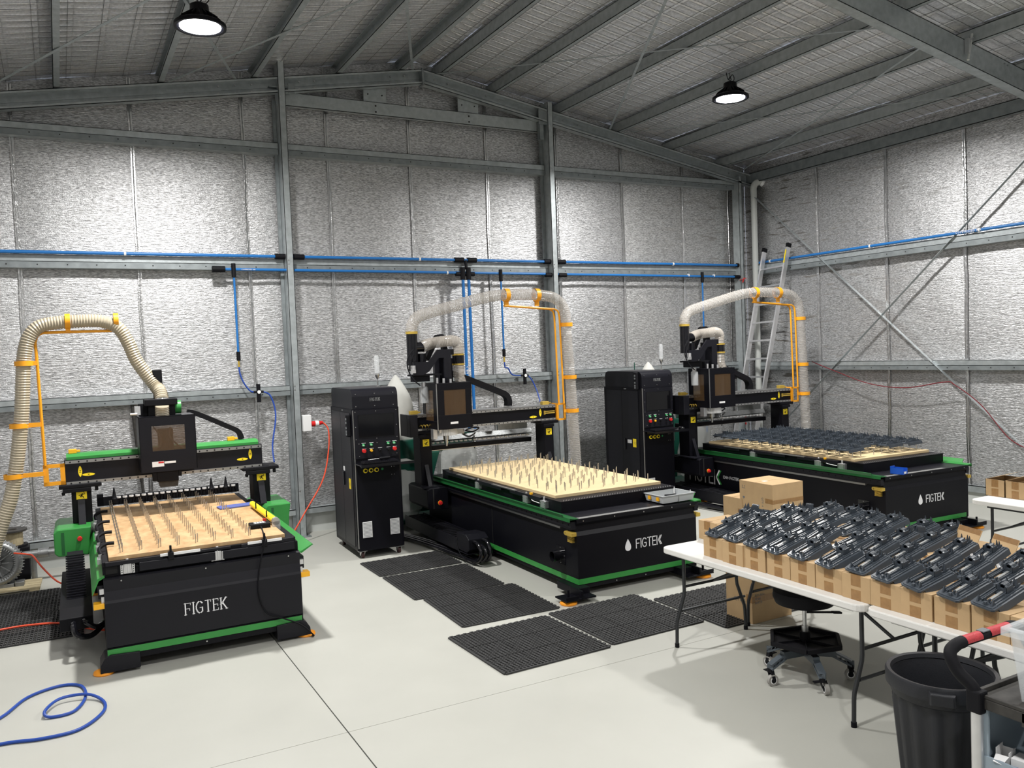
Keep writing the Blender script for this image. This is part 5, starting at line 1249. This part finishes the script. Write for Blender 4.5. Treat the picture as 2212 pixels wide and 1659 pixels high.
# ================= STOOL =================
st=thing('work_stool','black rolling work stool with tray, tucked under the white tables','stool',(4.345,3.985,0),math.radians(15))
obj('seat',MB().lathe((0,0,0),[(0,.505),(.15,.505),(.19,.52),(.205,.56),(.20,.60),(.17,.615),(0,.62)],32),M['blackm'],st,smooth=True)
obj('gas_lift',MB().cyl((0,0,.20),(0,0,.36),.022,n=16).cyl((0,0,.36),(0,0,.51),.014,n=16),M['steel'],st,smooth=True)
obj('lever',MB().bar((0,0,.45),(.20,-.10,.42),.012).bar((.2,-.1,.42),(.26,-.13,.41),.03,.012),M['blackm'],st)
hexo=[(.255*math.cos(math.radians(60*k+30)),.255*math.sin(math.radians(60*k+30))) for k in range(6)]
obj('tool_tray',MB().prism(hexo,'z',.245,.255),M['blackm'],st,bev=.003)
hr=MB()
for k in range(6):
    a,b=hexo[k],hexo[(k+1)%6]; hr.bar((a[0]*.97,a[1]*.97,.263),(b[0]*.97,b[1]*.97,.263),.022,.028); hr.bar((0,0,.262),(a[0]*.85,a[1]*.85,.262),.006,.014)
hr.cyl((0,0,.25),(0,0,.32),.035,n=14)
obj('tray_rim',hr,M['blackm'],st)
for k in range(5):
    a=math.radians(72*k+12); d=Vector((math.cos(a),math.sin(a),0)); e=Vector((-d.y,d.x,0))
    m=MB().bar(d*.03+Vector((0,0,.185)),d*.19+Vector((0,0,.185)),.045,.05).bar(d*.19+Vector((0,0,.185)),d*.29+Vector((0,0,.135)),.045,.012).bar(d*.17+Vector((0,0,.165)),d*.29+Vector((0,0,.105)),.045,.012).bar(d*.285+Vector((0,0,.14)),d*.285+Vector((0,0,.10)),.045,.012,up=(1,0,0))
    for q in(.19,.22,.25): m.bar(d*q+Vector((0,0,.18-(q-.19)*.5)),d*(q+.015)+Vector((0,0,.14-(q-.19)*.4)),.04,.006)
    ar_=obj('base_arm',m,M['slate'],st)
    w=d*.285+Vector((0,0,.0)); c=w+e*.02
    cw=obj('caster_wheel',MB().cyl(c-d.cross(Vector((0,0,1)))*.012+Vector((0,0,.038)),c+d.cross(Vector((0,0,1)))*.012+Vector((0,0,.038)),.038,n=20),M['tyre'],st,smooth=True)
    ax=d.cross(Vector((0,0,1)))
    obj('wheel_hub',MB().cyl(c-ax*.0135+Vector((0,0,.038)),c+ax*.0135+Vector((0,0,.038)),.024,n=16),M['white'],cw)
    obj('hub_cap',MB().cyl(c-ax*.0145+Vector((0,0,.038)),c+ax*.0145+Vector((0,0,.038)),.018,n=16),M['blackm'],cw)
    obj('caster_fork',MB().bar(c-ax*.018+Vector((0,0,.04)),w-ax*.018+Vector((0,0,.10)),.025,.006,up=tuple(ax)).bar(c+ax*.018+Vector((0,0,.04)),w+ax*.018+Vector((0,0,.10)),.025,.006,up=tuple(ax)).cyl(w+Vector((0,0,.085)),w+Vector((0,0,.11)),.022,n=12).bar(w+Vector((0,0,.09)),w-e*.06+Vector((0,0,.085)),.03,.006),M['blackm'],cw)
# ================= BIN =================
bn=thing('dustbin','large black ribbed plastic dustbin standing open at the right','bin',(3.685,2.535,0),0)
NB=96; prof=[]
def rr(k,r,d): return r+(d if (k%6)in(0,1,2) else 0)
v=[];f=[]
lv=[(.02,.165,0),(.05,.172,.0),(.07,.172,.012),(.52,.212,.012),(.55,.215,0),(.56,.228,0),(.64,.235,0)]
for z,r,d in lv:
    for k in range(NB):
        a=2*PI*k/NB; q=rr(k,r,d); v.append((q*math.cos(a),q*math.sin(a),z))
for j in range(len(lv)-1):
    for k in range(NB): f.append((j*NB+k,j*NB+(k+1)%NB,(j+1)*NB+(k+1)%NB,(j+1)*NB+k))
m=MB(); m.v=v;m.f=f; m.lathe((0,0,0),[(0,.025),(.160,.025),(.165,.06),(.205,.55),(.225,.64),(.235,.64)],NB)
obj('bin_body',m,M['binp'],bn,smooth=True)
obj('rim',MB().lathe((0,0,0),[(.222,.645),(.228,.665),(.245,.668),(.252,.655),(.250,.60),(.240,.60),(.235,.645),(.222,.645)],64),M['binp'],bn,smooth=True)
for a in(math.radians(215),math.radians(35)):
    hd=MB()
    c,s=math.cos(a),math.sin(a)
    P=lambda x,y,z:(x*c-y*s,x*s+y*c,z)
    hd.add([P(.23,-.06,.575),P(.27,-.05,.59),P(.27,.05,.59),P(.23,.06,.575),P(.24,-.06,.65),P(.275,-.05,.645),P(.275,.05,.645),P(.24,.06,.65)],[(0,3,2,1),(4,5,6,7),(0,1,5,4),(1,2,6,5),(2,3,7,6),(3,0,4,7)])
    obj('handle_lug',hd,M['binp'],bn,bev=.006)
# ================= SERVICE CART =================
ct=thing('service_cart','service cart with black top shelf, grey lower shelf and red handle at the right edge','cart',(3.25,2.10,0),math.radians(0))
W_,D_=.48,.95
tp=obj('top_shelf',MB().box(0,-D_,.755,W_,0,.80),M['cartb'],ct,bev=.004)
obj('raised_lip',MB().box(0,-D_,.80,.018,0,.815).box(W_-.018,-D_,.80,W_,0,.815).box(0,-.018,.80,W_,0,.82).box(0,-.30,.74,.006,-.20,.80),M['cartb'],ct,bev=.003)
sh=obj('lower_shelf',MB().box(.01,-D_,.50,W_-.01,-.01,.51).box(0.004,-D_,.50,.016,-.01,.56).box(W_-.016,-D_,.50,W_-.004,-.01,.70).box(.01,-.022,.50,W_-.01,-.01,.755),M['cartg'],ct)
obj('end_panel',MB().box(.01,-.06,.56,.02,-.01,.755).box(.02,-.05,.5,.03,-.022,.755),M['cartg'],ct)
obj('bottom_shelf',MB().box(.01,-D_,.12,W_-.01,-.01,.14).box(.004,-D_,.12,.016,-.01,.2),M['cartb'],ct)
for x,y in((0.0,-.02),(W_,-.02),(0,-D_+.03),(W_,-D_+.03)):
    lg=obj('leg_post',MB().cyl((x,y,.08),(x,y,.765),.024,n=16),M['alu'],ct,smooth=True)
    obj('caster',MB().cyl((x-.015,y,.04),(x+.015,y,.04),.04,n=16).box(x-.02,y-.02,.05,x+.02,y+.02,.09),M['blackm'],lg)
for x in(0,W_): obj('post_cap',MB().box(x-.028,-.052,.735,x+.028,.012,.83),M['blackm'],ct,bev=.008)
hp=smoothpath([(0,-.02,.80),(-.005,.0,.84),(-.02,.05,.89),(-.015,.085,.95),(.03,.09,.975),(.08,.09,.98)],6)
h=obj('push_handle',MB().tube(hp,.026,14).tube([(.06,.09,.98),(W_-.06,.09,.98)],.022,14).tube([(W_-q.x,q.y,q.z) for q in hp],.026,14),M['blackm'],ct,smooth=True)
def halfgrip(x0,x1):
    m=MB(); n=10; v=[]
    for x in(x0,x1):
        for k in range(n+1): a=PI*(k/n)*1.1-.15; v.append((x,.09-.0245*math.cos(a),.98+.0245*math.sin(a)))
    m.v=v; m.f=[(k,k+1,n+2+k,n+1+k) for k in range(n)]; return m
obj('red_grip',halfgrip(.075,.19),M['red'],h,smooth=True); obj('red_grip',halfgrip(.25,.40),M['red'],h,smooth=True)
M['redg']=mat('red_rubber_grip',(.52,.04,.05),.5,0,.2,30,.2,120)
for o in h.children: o.data.materials.clear(); o.data.materials.append(M['redg'])
obj('grip_badge',MB().box(.195,.07,1.0,.245,.105,1.006),M['greyp'],h,bev=.002)
# small boxes and jar on the lower shelf
o=thing('small_white_box','small open white box leaning in the cart shelf, left of the other','box',(3.30,1.98,.511),.2)
obj('box_body',MB().box(0,0,0,.07,.05,.002).box(0,0,0,.07,.002,.075).box(0,.048,0,.07,.05,.085).box(0,0,0,.002,.05,.06).box(.068,0,0,.07,.05,.07),M['white'],o)
obj('flap',MB().add([(0,.0,.06),(0,.05,.06),(-.045,.045,.045),(-.045,.01,.04)],[(0,1,2,3)]),M['white'],o)
o=thing('small_white_box','small closed white box with dark printed marks on the cart shelf','box',(3.31,1.90,.511),.12)
obj('box_body',MB().box(0,0,0,.075,.075,.06),M['white'],o,bev=.001)
obj('printed_mark',MB().box(-.0008,.045,.012,-.0003,.066,.03).box(-.001,.012,.0,-.0003,.014,.02),M['bluehose'],o)
lettering('H',.022,M['greyp'],o,(-.001,.028,.012),(PI/2,0,-PI/2))
o=thing('glass_jar','small glass jar on the cart shelf at the right edge','jar',(3.36,1.82,.511),0)
obj('jar_body',MB().lathe((0,0,0),[(0,0),(.032,.0),(.034,.01),(.034,.05),(.028,.06)],20),M['clearp'],o,smooth=True)
obj('lid',MB().lathe((0,0,.06),[(.03,0),(.03,.015),(0,.016)],20),M['clearp'],o,smooth=True)
# translucent container with clips
tc=thing('storage_tub','translucent plastic tub full of metal clips on the service cart','container',(3.33,1.62,.802),math.radians(3))
w_,d_,h_=.34,.36,.30
m=MB(); f_=.03
m.add([(f_,f_,0),(w_-f_,f_,0),(w_-f_,d_-f_,0),(f_,d_-f_,0),(0,0,h_),(w_,0,h_),(w_,d_,h_),(0,d_,h_)],[(0,3,2,1),(0,1,5,4),(1,2,6,5),(2,3,7,6),(3,0,4,7)])
b=obj('tub_body',m,M['clearp'],tc); b.modifiers.new('solid','SOLIDIFY').thickness=.003
obj('tub_rim',MB().box(-.022,-.022,h_-.006,w_+.022,0,h_+.003).box(-.022,d_,h_-.006,w_+.022,d_+.022,h_+.003).box(-.022,0,h_-.006,0,d_,h_+.003).box(w_,0,h_-.006,w_+.022,d_,h_+.003).box(-.022,-.022,h_-.03,-.018,d_+.022,h_).box(-.022,d_+.018,h_-.03,w_+.022,d_+.022,h_),M['clearp'],tc)
m=MB()
for k in range(170):
    c=Vector((random.uniform(.05,w_-.06),random.uniform(.05,d_-.06),random.uniform(.01,.15)))
    a=Vector((random.uniform(-1,1),random.uniform(-1,1),random.uniform(-.6,.6))).normalized(); b2_=a.orthogonal().normalized()
    m.bar(c,c+a*.03,.014,.002,up=tuple(b2_)); m.bar(c+a*.03,c+a*.03+b2_*.018,.014,.002,up=tuple(a)); 
    if k%3==0: m.cyl(c,c+a*.04,.004,n=6)
obj('metal_clips',m,M['steel'],tc,kind='stuff')
# ================= LADDER =================
ld=thing('ladder','aluminium ladder leaning in the far right corner','ladder',(0,0,0),0)
A0,A1=Vector((9.62,10.38,.0)),Vector((10.42,10.22,3.78)); B0,B1=Vector((9.62,9.93,.0)),Vector((10.42,9.70,3.80))
for p,q in((A0,A1),(B0,B1)):
    s_=obj('stile',MB().bar(p,q,.03,.075,up=(1,0,0)),M['alu'],ld)
    obj('end_cap',MB().bar(p+(q-p)*.995,p+(q-p)*1.012,.04,.085,up=(1,0,0)).bar(p,p+(q-p)*.01,.045,.085,up=(1,0,0)),M['blackm'],s_)
obj('maker_badge',MB().bar(B0+(B1-B0)*.93+Vector((-.045,0,0)),B0+(B1-B0)*.985+Vector((-.045,0,0)),.02,.002,up=(1,0,0)),M['sticker'],ld)
k=.06
while k<.94:
    obj('rung',MB().bar(A0+(A1-A0)*k,B0+(B1-B0)*k,.055,.028),M['alu'],ld); k+=.078
tag(obj('red_ladder_strap',MB().box(0,0,0,.02,.006,.5),M['red']),'narrow red strap hanging behind the far machine','strap').location=(9.70,10.02,.95)
# ================= DUST COLLECTORS =================
def collector(label,x,y,g):
    t=thing('dust_collector',label,'collector',(x,y,0),0,'green bag dust collectors')
    obj('fan_drum',MB().lathe((0,0,0),[(.0,1.18),(.26,1.18),(.27,1.16),(.27,.80),(.26,.78),(.24,.78)],28),M['teal'],t,smooth=True)
    obj('collar_ring',MB().lathe((.72,0,0),[(.24,1.18),(.27,1.18),(.27,1.02),(.24,1.02),(.24,1.18)],28),M['teal'],t,smooth=True)
    obj('frame_arm',MB().prism([(.15,.95),(.55,.98),(.55,1.1),(.15,1.12)],'y',-.1,.1).prism([(.05,.2),(.28,.2),(.30,.6),(.42,.98),(.1,.98)],'y',-.12,.12).box(-.3,-.25,.08,1.0,.25,.14),M['teal'],t,bev=.01)
    fb=[(.0,1.18)]
    m=MB(); prof=[(.22,1.18),(.235,1.3),(.215,1.45),(.22,1.6),(.18,1.75),(.12,1.87),(.06,1.97),(.012,2.03),(0,2.03)]
    m.lathe((-.10,.05,0),prof,20)
    obj('filter_bag',m,M['bag'],t,smooth=True)
    m=MB().lathe((.72,0,0),[(.25,1.05),(.29,.9),(.27,.7),(.30,.5),(.27,.3),(.2,.16),(0,.15)],18)
    obj('waste_bag',m,M['film'],t,smooth=True)
    obj('waste_bag',MB().lathe((-.10,0,0),[(.24,.80),(.27,.65),(.25,.45),(.27,.25),(.2,.15),(0,.14)],18),M['film'],t,smooth=True)
    obj('bag_rod',MB().cyl((-.33,.1,1.18),(-.33,.1,2.03),.007,n=8),M['teal'],t)
    for dx in(-.25,.95):
        obj('caster',MB().cyl((dx-.015,-.2,.04),(dx+.015,-.2,.04),.04,n=14).cyl((dx-.015,.2,.04),(dx+.015,.2,.04),.04,n=14),M['blackm'],t,smooth=True)
    return t
collector('green dust collector with white filter bag behind the middle machine and cabinet',4.02,10.42,1)
collector('green dust collector with white filter bag behind the far machine and cabinet',8.22,10.42,2)
# ================= LEFT EDGE: BLOWER, SPOOL, HOSE, CORDS =================
bl=thing('ring_blower','grey ribbed cast ring blower on the floor at the left edge','blower',(-.675,10.1,.06),math.radians(-4))
R_=.235
m=MB().lathe((0,0,.24),[(.0,.06),(.05,.05),(.155,.04),(.16,.0)],36,axis='y')
m.lathe((0,0,.24),[(.155,.05)]+[(.195+.045*math.cos(a),.0+.07*math.sin(a)) for a in [PI-PI*2*k/14 for k in range(15)]],40,axis='y')
obj('ring_housing',m,M['cast'],bl,smooth=True)
fn=MB()
for k in range(48):
    a=2*PI*k/48; c,s=math.cos(a),math.sin(a)
    for (r0,y0),(r1,y1) in (((.16,-.065),(.225,-.05)),((.225,-.05),(.248,.0))): fn.bar((r0*c,y0,.24+r0*s),(r1*c,y1,.24+r1*s),.008,.014,up=(0,1,0))
obj('cooling_rib',fn,M['cast'],bl,kind='stuff')
fn=MB()
for k in range(10):
    a=2*PI*k/10; c,s=math.cos(a),math.sin(a); fn.bar((.05*c,-.02,.24+.05*s),(.155*c,-.03,.24+.155*s),.008,.03,up=(0,1,0))
fn.lathe((0,0,.24),[(0,-.07),(.04,-.07),(.045,-.0)],20,axis='y')
obj('hub_cover',fn,M['cast'],bl,smooth=False)
obj('blower_foot',MB().box(-.15,-.05,-.02,.15,.1,.02).box(.16,-.06,-.02,.24,.06,.03),M['cast'],bl,bev=.004)
pl=thing('wooden_pallet','old pale wooden pallet boards under the ring blower','pallet',(-1.27,9.93,0),math.radians(-2))
for k in range(4): obj('plank',MB().box(.0,.0+k*.105,.025,.98,.09+k*.105,.043),M['wood'],pl,bev=.002)
for x in(.05,.88): obj('bearer',MB().box(x,0,0,x+.09,.42,.025),M['wood'],pl)
sp=thing('cable_spool','brown cable spool standing against the back wall at the left edge','spool',(-.55,10.62,.0),0)
obj('spool_stand',MB().box(-.16,-.12,.0,.16,.12,.36),M['blackm'],sp,bev=.01)
obj('spool_core',MB().cyl((0,0,.38),(0,0,.53),.105,n=24),M['wood'],sp,smooth=True)
obj('flange',MB().cyl((0,0,.36),(0,0,.38),.15,n=24),M['blackm'],sp,smooth=True); obj('flange',MB().lathe((0,0,.53),[(.05,.0),(.15,0),(.15,.018),(.05,.018),(.05,0)],24),M['cartb'],sp,smooth=True)
tag(obj('drain_pipe',MB().cyl((-.35,10.34,0),(-.35,10.34,.30),.03,n=10).cyl((-.45,10.35,.30),(.18,10.3,.30),.04,n=14).cyl((-.30,10.34,.30),(-.2,10.33,.30),.055,n=14),M['cast'],smooth=True),'short grey pipe with wide coupling lying low at the left back wall','pipe')
tag(obj('downdrop_pipe',MB().cyl((.80,10.85,.9),(.74,10.83,1.85),.022,n=10).box(.7,10.82,1.83,.82,10.86,1.95).cyl((.86,10.85,.05),(.80,10.85,.9),.018,n=10),M['cartb'],smooth=True),'brown and black pipe standing on the back wall behind the left machine','pipe')
tag(obj('blower_cord',MB().tube(smoothpath([(-.50,9.80,.44),(-.38,9.75,.42),(-.33,9.72,.40),(-.25,9.65,.28),(-.12,9.5,.15),(.02,9.3,.13),(.1,9.0,.12)],7),.009,6),M['redhose'],smooth=True),'orange-red cord running from the blower to the left machine','cord')
tag(obj('floor_cord',MB().tube(smoothpath([(-1.2,8.40,.022),(-.9,8.48,.022),(-.577,8.534,.022),(-.366,8.534,.022),(-.112,8.431,.022),(.066,8.171,.022),(.2,8.0,.02),(.4,7.9,.02)],7),.010,6),M['redhose'],smooth=True),'orange-red cord crossing the slotted mats to the left machine','cord')
hz_=[(-1.0,6.0),(-.7,6.2),(-.464,6.391),(-.314,6.683),(-.115,6.788),(.017,6.699),(.04,6.452),(-.034,6.231),(-.169,6.212),(-.204,6.276),(-.115,6.459),(.054,6.436),(.149,6.283),(.126,6.082),(-.013,5.895),(-.217,5.88),(-.44,5.94),(-.8,5.9),(-1.1,5.8)]
tag(obj('air_hose',MB().tube(smoothpath([(x,y,.012+(.022 if i in(9,10,11) else 0)) for i,(x,y) in enumerate(hz_)],6),.0105,8),M['bluehose'],smooth=True),'loose blue air hose looped on the floor in the left foreground','hose')
for i,(x,y) in enumerate(((.26,6.1),(1.55,6.05),(3.0,3.95))): 
    pass
